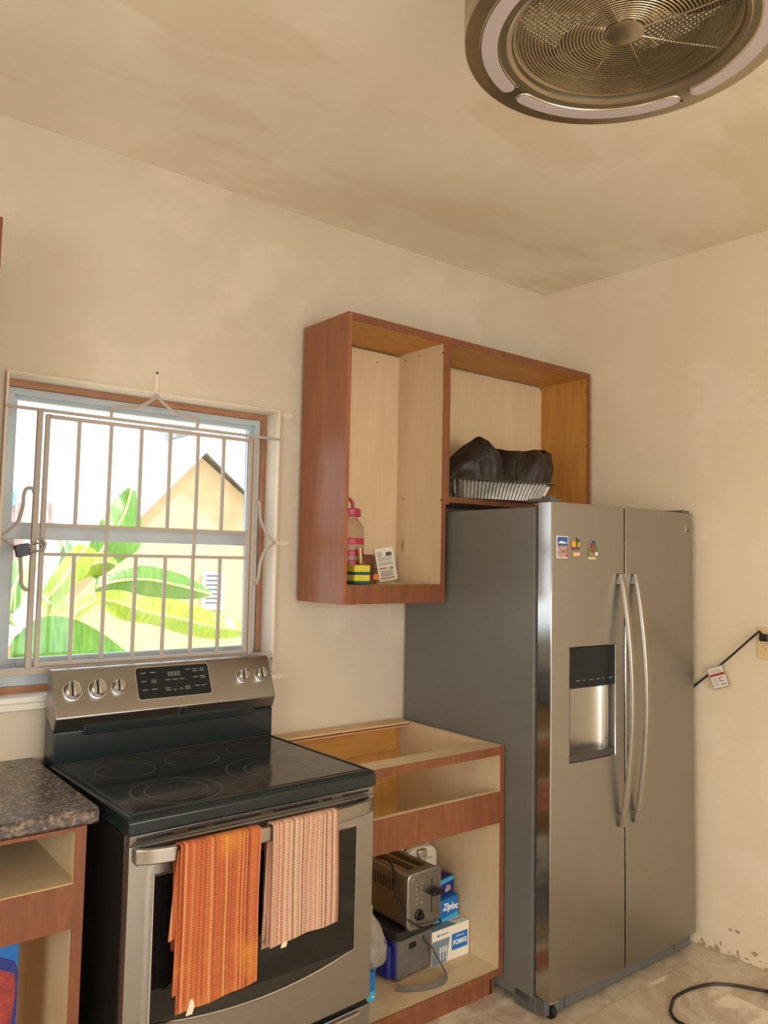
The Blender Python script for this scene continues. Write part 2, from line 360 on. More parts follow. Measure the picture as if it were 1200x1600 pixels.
# chipped plaster along the foot of the right wall
cx = -.80
CHIP = mat('bare_render', srgb(176, 154, 128), .95)
m = MB()
for k in range(26):
    y = -.80-random.random()*.62; z = .012+random.random()**2*.10; w = .004+random.random()*.013; h = .003+random.random()*.010
    x = xr(y)-.0008
    n = 7; pts = [(x, y+w*math.cos(2*math.pi*i/n)*(.6+.6*random.random()), z+h*math.sin(2*math.pi*i/n)*(.6+.6*random.random())) for i in range(n)]
    m.add(pts, [tuple(range(n))])
for k in range(40):
    if random.random() < .35: continue
    y = -.78-k*.016; h = .002+random.random()**2*.014
    m.add([(xr(y)-.0009, y, 0), (xr(y-.017)-.0009, y-.017, 0), (xr(y-.017)-.0009, y-.017, h), (xr(y)-.0009, y, h*(.5+random.random()))], [(0, 1, 2, 3)])
m.build('plaster_chip', CHIP, WR, smooth=0)['kind'] = 'stuff'

# ---------------------------------------------------------------- window
win = bpy.data.objects.new('window_1', None); COL.objects.link(win); struct(win)
m = MB(); a0, a1, b0, b1, ya, yb = .574, 1.498, 1.172, 2.082, .095, .155
def ring(m, x0, z0, x1, z1, w, ya, yb):
    m.box(x0, ya, z0, x0+w, yb, z1); m.box(x1-w, ya, z0, x1, yb, z1); m.box(x0+w, ya, z0, x1-w, yb, z0+w); m.box(x0+w, ya, z1-w, x1-w, yb, z1); return m
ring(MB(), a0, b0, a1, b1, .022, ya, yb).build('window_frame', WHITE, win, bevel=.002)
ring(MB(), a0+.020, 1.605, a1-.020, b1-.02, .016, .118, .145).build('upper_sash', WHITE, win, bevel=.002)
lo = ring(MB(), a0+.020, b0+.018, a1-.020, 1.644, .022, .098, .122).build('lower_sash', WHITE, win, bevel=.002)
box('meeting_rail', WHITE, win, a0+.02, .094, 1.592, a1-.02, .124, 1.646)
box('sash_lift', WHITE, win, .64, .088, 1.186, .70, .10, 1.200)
box('pane', GLASS, win, a0+.034, .130, 1.64, a1-.034, .133, b1-.034, bevel=0)
box('pane', GLASS, win, a0+.034, .109, b0+.035, a1-.034, .112, 1.60, bevel=0)
for nm, q in (('top', (x0, .082, 2.082, x1, .16, 2.104)), ('bottom', (x0, .066, 1.105, x1, .16, 1.128))):
    box('wood_strip', TRIMWOOD, win, *q, bevel=.001)
for q in ((x0, .082, 1.128, .574, .16, 2.082), (1.498, .082, 1.128, x1, .16, 2.082)):
    box('wood_strip', TRIMWOOD_Z, win, *q, bevel=.001)
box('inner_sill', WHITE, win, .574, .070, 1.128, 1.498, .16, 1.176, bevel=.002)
t = MB().prism([(-.022, 1.068), (-.022, 1.086), (-.012, 1.090), (-.012, 1.1045), (.0, 1.106), (.066, 1.106), (.066, 1.104), (0, 1.104), (0, 1.062)], 'x', .46, 1.46).build('trim_1', GLEDGE, smooth=0); struct(t)
# ---------------------------------------------------------------- burglar bars
gr = thing('window_grille', 'cream painted steel security grille with ogee scrolls fixed over the window', 'window grille', (.552, -.01, 1.19))
gr.location = (0, 0, 0)
Y = -.01
def bar(m, xa, za, xb, zb, w=.011, d=.011, y=Y):
    m.box(min(xa, xb)-(w/2 if xa == xb else 0), y-d/2, min(za, zb)-(w/2 if za == zb else 0), max(xa, xb)+(w/2 if xa == xb else 0), y+d/2, max(za, zb)+(w/2 if za == zb else 0)); return m
m = MB(); bar(m, .549, 1.196, .549, 2.108, .008, .02); bar(m, 1.517, 1.120, 1.517, 2.11, .006, .02); bar(m, .549, 2.108, 1.517, 2.108, .006, .02)
m.build('perimeter_frame', TABP, gr, bevel=.001)  # lit edge of the opening imitated with the lighter tab paint
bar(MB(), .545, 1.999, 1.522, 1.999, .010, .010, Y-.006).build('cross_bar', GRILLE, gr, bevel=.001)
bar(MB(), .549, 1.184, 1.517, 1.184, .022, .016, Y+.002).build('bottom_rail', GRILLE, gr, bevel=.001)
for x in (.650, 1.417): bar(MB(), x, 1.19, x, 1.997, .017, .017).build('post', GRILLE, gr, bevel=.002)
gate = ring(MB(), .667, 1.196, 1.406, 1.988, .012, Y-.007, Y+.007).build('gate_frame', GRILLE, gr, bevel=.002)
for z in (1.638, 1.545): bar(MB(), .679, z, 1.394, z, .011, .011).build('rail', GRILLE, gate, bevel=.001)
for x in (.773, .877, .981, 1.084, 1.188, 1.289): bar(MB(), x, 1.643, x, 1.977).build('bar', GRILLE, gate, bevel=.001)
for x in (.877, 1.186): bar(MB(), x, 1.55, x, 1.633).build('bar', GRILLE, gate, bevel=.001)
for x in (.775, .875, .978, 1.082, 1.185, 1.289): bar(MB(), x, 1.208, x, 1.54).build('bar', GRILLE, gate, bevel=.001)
scr = [[(.875, 2.004), (.876, 2.026), (.890, 2.040), (.951, 2.046), (1.0, 2.072), (1.029, 2.100)],
       [(1.029, 2.100), (1.058, 2.074), (1.101, 2.050), (1.161, 2.041), (1.184, 2.030), (1.182, 2.006)],
       [(.645, 1.736), (.637, 1.750), (.620, 1.746), (.614, 1.724), (.613, 1.694), (.601, 1.644), (.573, 1.612), (.552, 1.596)],
       [(.552, 1.596), (.592, 1.567), (.612, 1.536), (.618, 1.486), (.620, 1.453), (.633, 1.435), (.645, 1.437)],
       [(1.424, 1.736), (1.430, 1.757), (1.444, 1.751), (1.450, 1.694), (1.474, 1.647), (1.511, 1.604)],
       [(1.511, 1.604), (1.473, 1.572), (1.456, 1.526), (1.449, 1.479), (1.440, 1.450), (1.424, 1.458)]]
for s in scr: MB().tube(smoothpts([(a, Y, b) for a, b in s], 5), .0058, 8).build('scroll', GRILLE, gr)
for x, z in ((1.555, 2.098), (1.548, 1.602), (1.553, 1.101)):
    tb = MB().prism(rrect(x-.034, z-.009, x+.036, z+.009, .008), 'y', -.004, -.0005).build('mounting_tab', TABP, gr, bevel=.001)
    MB().lathe([(.005, 0), (.005, .002), (.003, .0035)], 12, M=Matrix.Rotation(R(90), 4, 'X'), c=(x+.026, -.004, z)).build('screw', TABP, tb)
tb = MB().prism(rrect(1.020, 2.108, 1.038, 2.192, .008), 'y', -.004, -.0005).build('mounting_tab', TABP, gr, bevel=.001)
MB().lathe([(.005, 0), (.005, .002), (.003, .0035)], 12, M=Matrix.Rotation(R(90), 4, 'X'), c=(1.029, -.004, 2.180)).build('screw', GREYPLASTIC, tb)
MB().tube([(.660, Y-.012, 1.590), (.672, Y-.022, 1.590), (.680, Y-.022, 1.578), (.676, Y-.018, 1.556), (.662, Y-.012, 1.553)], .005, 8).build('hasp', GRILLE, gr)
lk = thing('padlock', 'dark navy padlock hanging sideways from the hasp of the window grille', 'padlock', (.614, -.028, 1.556))
lk.rotation_euler = (0, R(-14), 0)
MB().prism(rrect(-.021, -.019, .021, .019, .005), 'y', -.009, .009).build('lock_body', PURPLE, lk, bevel=.002)
MB().tube([(.020, 0, .012), (.046, 0, .012), (.056, 0, .008), (.059, 0, 0), (.056, 0, -.008), (.046, 0, -.012), (.020, 0, -.012)], .0036, 8).build('shackle', STEEL_P, lk)

# ---------------------------------------------------------------- range
st = thing('electric_range', 'stainless and black free-standing electric range with glass cooktop, below the window', 'stove', (.7135, -.7291, 0), 1.2606)
SW = .757
BLACKSIDE = noisy('range_side_enamel', [(.005, .005, .006), (.008, .008, .009)], nscale=30, rough=.3)
m = MB().box(.0, .028, .03, .018, .66, .868); m.box(SW-.018, .028, .03, SW, .66, .868); m.box(.018, .05, .03, SW-.018, .66, .86)
m.build('body', BLACKSIDE, st, bevel=.003)
for x in (.04, SW-.04):
    for y in (.08, .60): MB().lathe([(.018, 0), (.018, .01), (.012, .012), (.012, .035)], 12, c=(x, y, 0)).build('foot', BLACKP, st)
top = MB().prism([(-.004, .872), (-.004, .904), (.010, .9155), (.60, .9155), (.60, .872)], 'x', -.003, SW+.003).build('cooktop', BLACKEN, st, bevel=.004, seg=3)
MB().box(.022, .030, .914, SW-.022, .575, .9172).build('cooktop_glass', COOKTOP, top, bevel=.001)
def annulus(cx, cy, r, w, z): 
    m = MB(); n = 56
    vs = [(cx+q*math.cos(2*math.pi*k/n), cy+q*math.sin(2*math.pi*k/n), z) for k in range(n) for q in (r-w, r)]
    return m.add(vs, [(2*k, 2*k+1, (2*k+3) % (2*n), (2*k+2) % (2*n)) for k in range(n)])
BURN = mat('burner_print', srgb(112, 116, 124), .3)
for cx, cy, rs in ((.19, .150, (.122, .085)), (.525, .190, (.147, .093)), (.156, .42, (.085,)), (.372, .43, (.082,)), (.595, .445, (.083,))):
    for r in rs: annulus(cx, cy, r, .0016, .9176).build('burner_ring', BURN, top, smooth=0)
rim = MB(); ring2 = [(.012, .010), (SW-.012, .010), (SW-.012, .585), (.012, .585)]
rim.tube([(x, y, .9165) for x, y in ring2], .003, 6, closed=True).build('cooktop_rim', BLACKGL, top)
# backguard
bg = MB().prism([(.588, .912), (.588, 1.012), (.600, 1.020), (.642, 1.180), (.676, 1.180), (.676, .85), (.60, .85)], 'x', .0, SW).build('backguard', BLACKEN, st, bevel=.004)
TN = R(25.2); 
pt = lambda x, s, o=0: (x, .573+.062*s/.1458-o*math.cos(TN), 1.058+.132*s/.1458+o*math.sin(TN))   # s: metres up the sloped face, o: metres out of it
prof = [(.597, 1.016), (.588, 1.018), (.571, 1.056), (.574, 1.062), (.633, 1.187), (.640, 1.193), (.664, 1.193), (.670, 1.186), (.672, 1.10), (.66, 1.05)]
pn = MB().prism(prof, 'x', -.002, SW+.002).build('control_panel', STEEL_H, st, bevel=.004, seg=3)
lip = MB().prism([(.579, .998), (.577, 1.020), (.583, 1.030), (.60, 1.030), (.60, .998)], 'x', .085, SW-.08).build('panel_lip', BLACKEN, pn, bevel=.003)
def onface(name, m_, poly, o0, o1, parent, **k):
    P = [(x, s) for x, s in poly]; n = len(P); mb = MB()
    mb.add([pt(x, s, o0) for x, s in P]+[pt(x, s, o1) for x, s in P], [tuple(range(n)), tuple(range(n, 2*n))[::-1]]+[(i, (i+1) % n, (i+1) % n+n, i+n) for i in range(n)])
    return mb.build(name, m_, parent, smooth=0, **k)
onface('display_bezel', CHROME, rrect(.256, .028, .517, .138, .012), .0, .0012, pn)
dp = onface('display', PANELBL, rrect(.259, .031, .514, .135, .010), .0005, .0022, pn)
DIGIT = mat('display_digits', srgb(96, 108, 96), .5)
for i in range(4): onface('clock_digit', DIGIT, rrect(.367+i*.0115, .100, .375+i*.0115, .116, .001, 1), .002, .0027, dp)
for x, s in [(.283, .116), (.315, .116), (.283, .088), (.316, .090), (.316, .083), (.283, .060), (.315, .060), (.365, .088), (.39, .088), (.415, .088), (.44, .118), (.465, .118), (.465, .111), (.49, .118), (.49, .111), (.465, .090), (.49, .092), (.49, .086), (.36, .060), (.36, .053), (.43, .060), (.43, .053), (.465, .060), (.49, .060)]:
    onface('key_legend', PRINT, [(x-.009, s), (x+.009, s), (x+.009, s+.0022), (x-.009, s+.0022)], .002, .0026, dp)
for x, d in ((.384, -1), (.407, 1)):
    for q in (-1, 1): onface('key_legend', PRINT, [(x, .056+d*.004), (x+q*.006, .056-d*.003), (x+q*.006, .054-d*.003), (x, .054+d*.004)], .002, .0026, dp)
Mk = Matrix.Rotation(R(90)-TN, 4, 'X')
for x, r in ((.054, .026), (.131, .026), (.197, .021), (.641, .021), (.713, .021)):
    c = pt(x, .079, .0); 
    kb = MB().lathe([(r*1.18, 0), (r*1.18, .0015), (r*1.04, .003), (r, .006), (r*.93, .020), (r*.80, .023)], 28, M=Mk, c=c).build('knob', CHROME, pn)
    n = Vector(pt(x, .079, 1))-Vector(c)
    u = Vector((0, .062/.1458, .132/.1458)); xx = Vector((1, 0, 0)); P = []
    for a, b in ((-.26, -.86), (.26, -.86), (.26, .93), (-.26, .93)):
        P.append((a, b))
    lo_ = [Vector(c)+xx*(a*r)+u*(b*r)+n*.018 for a, b in P]; hi_ = [Vector(c)+xx*(a*r*.8)+u*(b*r*.96)+n*.034 for a, b in P]
    MB().hexa(lo_, hi_).build('knob_grip', CHROME, kb, bevel=.002)
    onface('knob_mark', BLACKP, [(x-.30*r-.0012, .079-.8*r), (x-.30*r+.0012, .079-.8*r), (x-.30*r+.0012, .079+.8*r), (x-.30*r-.0012, .079+.8*r)], .0225, .0240, kb)
    for a in range(0, 360, 45):
        if a == 270: continue
        cx_, cs = x+math.cos(R(a))*r*1.42, .079+math.sin(R(a))*r*1.42
        onface('dial_mark', PRINTD, [(cx_-.0035, cs-.001), (cx_+.0035, cs-.001), (cx_+.0035, cs+.001), (cx_-.0035, cs+.001)], -.0002, .0005, pn)
    onface('dial_mark', PRINTD, [(x-.008, .035), (x+.008, .035), (x+.008, .0375), (x-.008, .0375)], -.0002, .0005, pn)
    onface('dial_mark', PRINTD, [(x-.007, .022), (x-.002, .022), (x-.002, .029), (x-.007, .029)], -.0002, .0005, pn)
    onface('dial_mark', PRINTD, [(x+.002, .028), (x+.007, .028), (x+.007, .029), (x+.002, .029)], -.0002, .0005, pn)
for s in (.100, .080):
    onface('dial_mark', PRINTD, [(.560, s), (.585, s), (.585, s+.002), (.560, s+.002)], -.0002, .0005, pn)
# badge on the lower slope of the control panel: a plate with bars over diagonal strokes
def badge(parent, f, sz, nm='badge'):
    """f(a, b, o) maps plate coordinates to 3-D; plate is sz wide, 1.25*sz high"""
    def slab(name, m_, poly, o0, o1, par):
        n = len(poly); return MB().add([f(a*sz, b*sz, o0) for a, b in poly]+[f(a*sz, b*sz, o1) for a, b in poly], [tuple(range(n)), tuple(range(n, 2*n))[::-1]]+[(i, (i+1) % n, (i+1) % n+n, i+n) for i in range(n)]).build(name, m_, par, smooth=0)
    p = slab(nm, CHROME, [(0, 0), (1, 0), (1, 1.25), (0, 1.25)], 0, .0012, parent)
    q = [slab('logo_mark', BLACKP, [(.28, 1.04), (.95, 1.04), (.95, 1.16), (.28, 1.16)], .0011, .0018, p)]
    for b in (.66, .84): q.append(slab('logo_mark', BLACKP, [(.28, b), (.78, b), (.78, b+.10), (.28, b+.10)], .0011, .0018, p))
    for a in (0, .24): slab('logo_mark', BLACKP, [(.28+a, .08), (.45+a, .08), (.62+a, .58), (.45+a, .58)], .0011, .0018, p)
    slab('logo_mark', BLACKP, [(.60, .30), (.72, .30), (.96, .08), (.82, .08)], .0011, .0018, p)
    return p
sl = Vector((0, -.571+.588, 1.018-1.056)); sl.normalize(); nl = Vector((0, -abs(sl.z), -abs(sl.y)))
badge(pn, lambda a, b, o: Vector((.392+a, .5865, 1.021))-sl*b+nl*(o+.0005), .026)
# vent strip, door, handle, drawer
vs = MB().prism([(.004, .846), (.001, .870), (.06, .870), (.06, .846)], 'x', .003, SW-.003).build('vent_strip', STEEL_H, st, bevel=.001)
for a, b in ((.02, .115), (.155, .20), (.225, .365), (.405, .55), (.57, .60), (.64, .735)): box('vent_slot', BLACKP, vs, a, -.0006, .857, b, .004, .863, bevel=0)
def dbow(x): return -.010*(1-((x-.378)/.378)**2)
def curved(name, xs, zs, yf, depth, holes, mats, parent, **k):
    """panel with a bowed front and rectangular holes"""
    nx, nz = len(xs), len(zs); m = MB()
    F = [[(x, yf(x), z) for x in xs] for z in zs]; B = [[(x, depth, z) for x in xs] for z in zs]
    vs = [p for r in F for p in r]+[p for r in B for p in r]; o = nx*nz; fs = []; mi = []
    solid = lambda i, j: 0 <= i < nz-1 and 0 <= j < nx-1 and not holes((xs[j]+xs[j+1])/2, (zs[i]+zs[i+1])/2)
    for i in range(nz-1):
        for j in range(nx-1):
            if not solid(i, j): continue
            a, b, c, d = i*nx+j, i*nx+j+1, (i+1)*nx+j+1, (i+1)*nx+j
            fs += [(a, b, c, d), (a+o, d+o, c+o, b+o)]; mi += [0, 1]
            for (p, q), (u, v) in (((a, b), (i-1, j)), ((b, c), (i, j+1)), ((c, d), (i+1, j)), ((d, a), (i, j-1))):
                if not solid(u, v): fs.append((p, p+o, q+o, q)); mi.append(1)
    m.v = vs; m.f = fs; m.mi = mi
    return m.build(name, mats, parent, **k)
wx0, wx1, wz1 = .066, .690, .768
zb = lambda x: .385+.034*((x-.378)/.312)**2
def door_front():
    # front skin cut round a window whose lower edge is an arc
    m = MB(); xs = [.002+i*(SW-.004)/36 for i in range(37)]
    xs = sorted(set([round(x, 4) for x in xs]+[wx0, wx1])); rows = []
    for x in xs:
        inside = wx0 <= x <= wx1
        rows.append([.262, zb(x) if inside else zb(wx0), wz1, .8455])
    vs = [(x, dbow(x), z) for x, r in zip(xs, rows) for z in r]+[(x, .026, z) for x, r in zip(xs, rows) for z in r]
    n = len(xs); o = 4*n; fs = []
    for i in range(n-1):
        mid = (xs[i]+xs[i+1])/2
        for j in range(3):
            a, b, c, d = i*4+j, (i+1)*4+j, (i+1)*4+j+1, i*4+j+1
            hole = j == 1 and wx0 < mid < wx1
            if not hole: fs += [(a, b, c, d), (a+o, d+o, c+o, b+o)]
            else: fs += [(a, a+o, b+o, b), (d, c, c+o, d+o)]
        fs += [(i*4, i*4+o, (i+1)*4+o, (i+1)*4), (i*4+3, (i+1)*4+3, (i+1)*4+3+o, i*4+3+o)]
    for i, q in ((0, 1), (n-1, 1)):
        for j in range(3): fs.append((i*4+j, i*4+j+1, i*4+j+1+o, i*4+j+o))
    for x in (wx0, wx1):
        i = xs.index(x); fs.append((i*4+1, i*4+2, i*4+2+o, i*4+1+o))
    return m.add(vs, fs)
dr = door_front().build('oven_door', STEEL_H, st, bevel=.002)
gp = [(wx0, wz1), (wx0, zb(wx0))]+[(wx0+(wx1-wx0)*i/16, zb(wx0+(wx1-wx0)*i/16)) for i in range(1, 17)]+[(wx1, wz1)]
MB().add([(x, dbow(x)+.001, z) for x, z in gp]+[(x, .024, z) for x, z in gp], [tuple(range(len(gp))), tuple(range(len(gp), 2*len(gp)))[::-1]]+[(i, (i+1) % len(gp), (i+1) % len(gp)+len(gp), i+len(gp)) for i in range(len(gp))]).build('oven_window', BLACKGL, dr, smooth=0)
MB().tube([(x, dbow(x)+.0005, z) for x, z in gp], .0032, 6, closed=True).build('window_trim', STEEL_P, dr)
hb = MB(); hs = []
for i in range(29):
    x = .010+(.742-.010)*i/28; t = (i-14)/14; hs.append((x, -.012-.048*(1-t*t)**.55 if abs(t) < 1 else -.010))
hw = .019
V = []; 
for x, y in hs: V += [(x, y-.008, .826-hw), (x, y-.008, .826+hw), (x, y+.006, .826+hw), (x, y+.006, .826-hw)]
hb.add(V, [(i*4+k, i*4+(k+1) % 4, (i+1)*4+(k+1) % 4, (i+1)*4+k) for i in range(28) for k in range(4)]+[(0, 1, 2, 3), (112, 115, 114, 113)]).build('door_handle', STEEL_HANDLE, dr, bevel=.004, seg=3)
for x in (.05, .707): box('handle_shade_strip', BLACKP, dr, x-.03, -.004, .800, x+.03, .0, .806, bevel=0)  # black strips stand in for the shade under the handle ends
w = curved('warming_drawer', [.002+i*(SW-.004)/12 for i in range(13)], [.06, .20, .246], dbow, .03, lambda x, z: False, [STEEL_H, BLACKEN], st, bevel=.003)
MB().tube([(x, dbow(x)-.006, .236) for x in [.05+i*.0547 for i in range(13)]], .006, 8, flat=.8).build('drawer_lip', STEEL_HANDLE, w)
box('door_gap', BLACKP, st, .01, .006, .244, SW-.01, .05, .264, bevel=0)

# ---------------------------------------------------------------- towels over the oven handle
def towel(name, label, x0, x1, zf, zbk, slant, mat_, tagx, seed, side=None):
    rnd = random.Random(seed); th = thing(name, label, 'towel', st.location, 1.2606)
    ztop = .8475; yf, yk = -.074, -.050
    path = []; nb, nf = 16, 26
    for i in range(nb): path.append((yk+.012, zbk+(ztop-.006-zbk)*i/nb, 0))
    for k in range(5):
        a = math.pi*(k/4); path.append((-.060+.014*math.cos(a)+.0, ztop+.004*math.sin(a)+.001, .5))
    for i in range(1, nf+1): path.append((yf, ztop-.004-(ztop-.004-zf)*i/nf, 1))
    L = 0; acc = [0]
    for a, b in zip(path, path[1:]): L += math.hypot(a[0]-b[0], a[1]-b[1]); acc.append(L)
    ph = [rnd.uniform(0, 6) for _ in range(4)]
    def sheet(xa, xb, yo, cut0, cut1, droop):
        nx = 22; P = []; U = []
        for (y, z, fr), s in list(zip(path, acc))[cut0:cut1]:
            row = []; dn = max(0, (ztop-z))
            for j in range(nx+1):
                u = j/nx; x = xa+(xb-xa)*u
                amp = min(1, dn/.15)
                rip = (math.sin(u*7+ph[0])*.004+math.sin(u*15+ph[1]+dn*4)*.0022+math.sin(dn*16+ph[2]+u*3)*.0016)*amp
                sx = slant*dn*(1-u)+.010*dn*math.sin(u*3+ph[3])
                ed = -.002 if 0 < j < nx else 0
                row.append((x+sx, y+yo+(rip if fr > .5 else abs(rip)*.4), z-droop*dn*(1-u)+math.sin(u*9+ph[1])*.0015*amp)); U.append((x, s))
            P.append(row)
        return P, U
    m = MB(); P, U = sheet(x0, x1, 0, 0, len(path), .03); m.grid(P)
    def uvf(me, U=U, P=P):
        ul = me.uv_layers.new(name='UV')
        for lp in me.loops:
            v = me.vertices[lp.vertex_index].co
            ul.data[lp.index].uv = (v.x*4+v.y*.3, v.z*4)
    m.uv = uvf
    o = m.build('towel_cloth', mat_, th, smooth=80, solid=.0035)
    if side:
        xa, xb, zlo, zlo2, slo = side
        n1 = MB(); rows = []
        for i in range(20):
            t = i/19; z = .838-(.838-zlo)*t
            rows.append([(xa-slo*t+(xb-xa)*u, -.0665+.003*math.sin(u*4+t*5), z+.010*u*t) for u in [k/6 for k in range(7)]])
        n1.grid(rows); n1.uv = uvf; n1.build('folded_layer', mat_, th, smooth=80, solid=.003)
        n1 = MB(); rows = []
        for i in range(14):
            t = i/13; z = .836-(.836-zlo2)*t
            rows.append([(xa-.004-slo*1.6*t+(xb-xa)*u, -.0600+.002*math.sin(u*4+t*5), z+.010*u*t) for u in [k/6 for k in range(7)]])
        n1.grid(rows); n1.uv = uvf; n1.build('folded_layer', mat_, th, smooth=80, solid=.003)
    MB().grid([[(tagx+.017*j/3-.012*i/4, -.071-.002*i/4, zf+.012-.034*i/4) for j in range(4)] for i in range(5)]).build('care_tag', LABELCL, th, solid=.001)
    return th
towel('dish_towel', 'orange striped dish towel with yellow blotches on the left of the oven handle', .100, .322, .470, .60, .010, TOWEL_O, .140, 3, side=(.104, .16, .502, .628, .012))
towel('dish_towel', 'shorter pink and cream striped dish towel on the right of the oven handle', .358, .570, .552, .535, -.004, TOWEL_P, .404, 5, side=(.357, .40, .548, .56, .008))

# ---------------------------------------------------------------- cabinets
def shell(name, label, loc, rz): return thing(name, label, 'cabinet', loc, rz)
UA = .6323; ux, ud = 1.617, .298
def holes(par, pts, ax):
    for p in pts:
        if ax == 'x': MB().lathe([(.0035, 0), (.0035, .0012)], 10, M=Matrix.Rotation(R(-90), 4, 'Y'), c=p).build('peg_hole', BLACKP, par, smooth=0)
        else: MB().lathe([(.0035, 0), (.0035, .0012)], 10, M=Matrix.Rotation(R(90), 4, 'X'), c=p).build('peg_hole', BLACKP, par, smooth=0)
wc = shell('wall_cabinet', 'tall narrow open cherry wall cabinet between the window and the fridge', (ux, -.014, 1.385), UA)
HT = 1.068
box('side_panel', [CHERRY_S], wc, 0, -ud, 0, .018, -.004, HT, bevel=.0008)
s2 = box('side_panel', PLY_Z, wc, .480, -ud+.004, .06, .497, -.004, HT-.02, bevel=0)
box('edge_band', CHERRY_Z, wc, .479, -ud, 0, .4975, -ud+.004, HT, bevel=0)
box('top_panel', OPLY, wc, .018, -ud+.004, HT-.029, .480, -.004, HT-.020, bevel=0)
box('top_edge', CHERRY_X, wc, .018, -ud, HT-.030, .479, -ud+.004, HT, bevel=0)
box('top_cap', CHERRY_X, wc, .018, -ud+.004, HT-.018, .497, -.004, HT, bevel=0)
box('back_panel', PLY_Z, wc, .018, -.014, .06, .480, -.004, HT-.038, bevel=0)
box('bottom_panel', PLY_X, wc, .018, -ud+.004, .052, .480, -.014, .070, bevel=0)
box('bottom_rail', CHERRY_X, wc, .018, -ud, 0, .479, -ud+.018, .070, bevel=.0006)
box('inner_face', PLY_Z, wc, .018, -ud+.003, .07, .0195, -.014, HT-.038, bevel=0)
holes(s2, [(.4795, -.055, 1.01), (.4795, -.145, 1.015), (.4795, -.29, 1.0), (.4795, -.055, .42), (.4795, -.29, .405)], 'x')
holes(wc, [(.36, -.0145, .99)], 'y')
KNOT = mat('knot_halo', srgb(188, 156, 118), .6); KNOT2 = mat('knot_core', srgb(150, 112, 80), .6)
kn = MB().prism([(a*.010+(-.058), b*.030+.225) for a, b in [(math.cos(R(t)), math.sin(R(t))) for t in range(0, 360, 30)]], 'x', .4788, .4796).build('wood_knot', KNOT, s2, smooth=0)
MB().prism([(a*.004+(-.058), b*.015+.225) for a, b in [(math.cos(R(t)), math.sin(R(t))) for t in range(0, 360, 30)]], 'x', .4782, .4790).build('wood_knot', KNOT2, s2, smooth=0)
w2 = shell('wall_cabinet', 'short wide open cherry wall cabinet above the fridge', (ux, -.014, 1.385), UA)
X0, X1, Z0 = .4985, 1.432, .400
box('side_panel', CHERRY_Z, w2, X0, -ud, Z0-.012, X0+.0175, -.004, HT, bevel=.0008)
sp = box('side_panel', OPLY, w2, X1-.018, -ud+.004, Z0, X1, -.004, HT-.02, bevel=0)
box('edge_band', CHERRY_Z, w2, X1-.019, -ud, Z0-.012, X1, -ud+.004, HT, bevel=0)
box('top_panel', OPLY_X, w2, X0+.0175, -ud+.004, HT-.025, X1-.018, -.004, HT-.020, bevel=0)
box('top_edge', CHERRY_X, w2, X0+.0175, -ud, HT-.026, X1-.019, -ud+.004, HT, bevel=0)
box('top_cap', CHERRY_X, w2, X0+.0175, -ud+.004, HT-.018, X1, -.004, HT, bevel=0)
box('back_panel', PLY_Z, w2, X0+.0175, -.014, Z0+.02, X1-.018, -.004, HT-.038, bevel=0)
box('bottom_panel', PLY_X, w2, X0+.0175, -ud+.004, Z0+.001, X1-.018, -.004, Z0+.019, bevel=0)
box('bottom_edge', CHERRY_X, w2, X0+.0175, -ud, Z0-.002, X1-.019, -ud+.004, Z0+.020, bevel=0)
holes(sp, [(X1-.0185, -.29, .72), (X1-.0185, -.29, .98)], 'x')
w3 = shell('wall_cabinet', 'cherry wall cabinet at the far left edge, left of the window', (-.40, 0, 1.385), 0)
box('side_panel', CHERRY_Z, w3, .834, -ud, 0, .852, -.004, HT+.02, bevel=.0008)
box('side_panel', CHERRY_Z, w3, 0, -ud, 0, .018, -.004, HT+.02, bevel=.0008)
for z in (0, HT+.002): box('top_panel' if z else 'bottom_panel', CHERRY_X, w3, .018, -ud, z, .834, -.004, z+.018, bevel=0)
box('back_panel', PLY_Z, w3, .018, -.014, .018, .834, -.004, HT+.002, bevel=0)

# base cabinet right of the range
bc = shell('base_cabinet', 'open unfinished base cabinet without a top, between the range and the fridge', (1.492, 0, 0), 0)
BX, BD = .659, .605
sd_ = MB().box(BX-.018, -BD+.004, .085, BX, -.004, .882).build('side_panel', PLY_Z, bc, smooth=0)
box('edge_band', CHERRY_Z, bc, BX-.0185, -BD, .082, BX, -BD+.004, .882, bevel=0)
box('side_panel', PLY_Z, bc, 0, -BD, .0, .018, -.004, .882, bevel=0)
box('top_stretcher', PLY_X, bc, .018, -BD+.004, .866, BX-.018, -BD+.085, .882, bevel=.0005)
box('top_stretcher_edge', CHERRY_X, bc, .018, -BD, .852, BX-.0185, -BD+.004, .8815, bevel=0)
box('drawer_rail', PLY_X, bc, .018, -BD+.003, .615, BX-.018, -BD+.019, .7255, bevel=.0005)
box('rail_face', CHERRY_X, bc, .018, -BD, .613, BX-.0185, -BD+.003, .724, bevel=0)
box('back_stretcher', RAWEDGE, bc, .018, -.090, .868, BX-.018, -.004, .884, bevel=.001)
box('back_stretcher_edge', CHERRY_X, bc, .018, -.092, .872, BX-.018, -.090, .879, bevel=0)
box('back_apron', OPLY_X, bc, .018, -.044, .765, .606, -.028, .868, bevel=.001)
box('back_panel', OPLY, bc, .018, -.020, .09, BX-.018, -.006, .868, bevel=0)
box('bottom_panel', PLY_X, bc, .018, -BD+.004, .088, BX-.018, -.02, .105, bevel=0)
box('bottom_edge', CHERRY_X, bc, .018, -BD, .084, BX-.0185, -BD+.004, .106, bevel=0)
box('toe_kick', CHERRY_X, bc, .018, -BD+.045, .0, BX-.012, -BD+.060, .085, bevel=0)
box('toe_side', CHERRY_Z, bc, BX-.018, -BD+.045, .0, BX, -.02, .085, bevel=0)
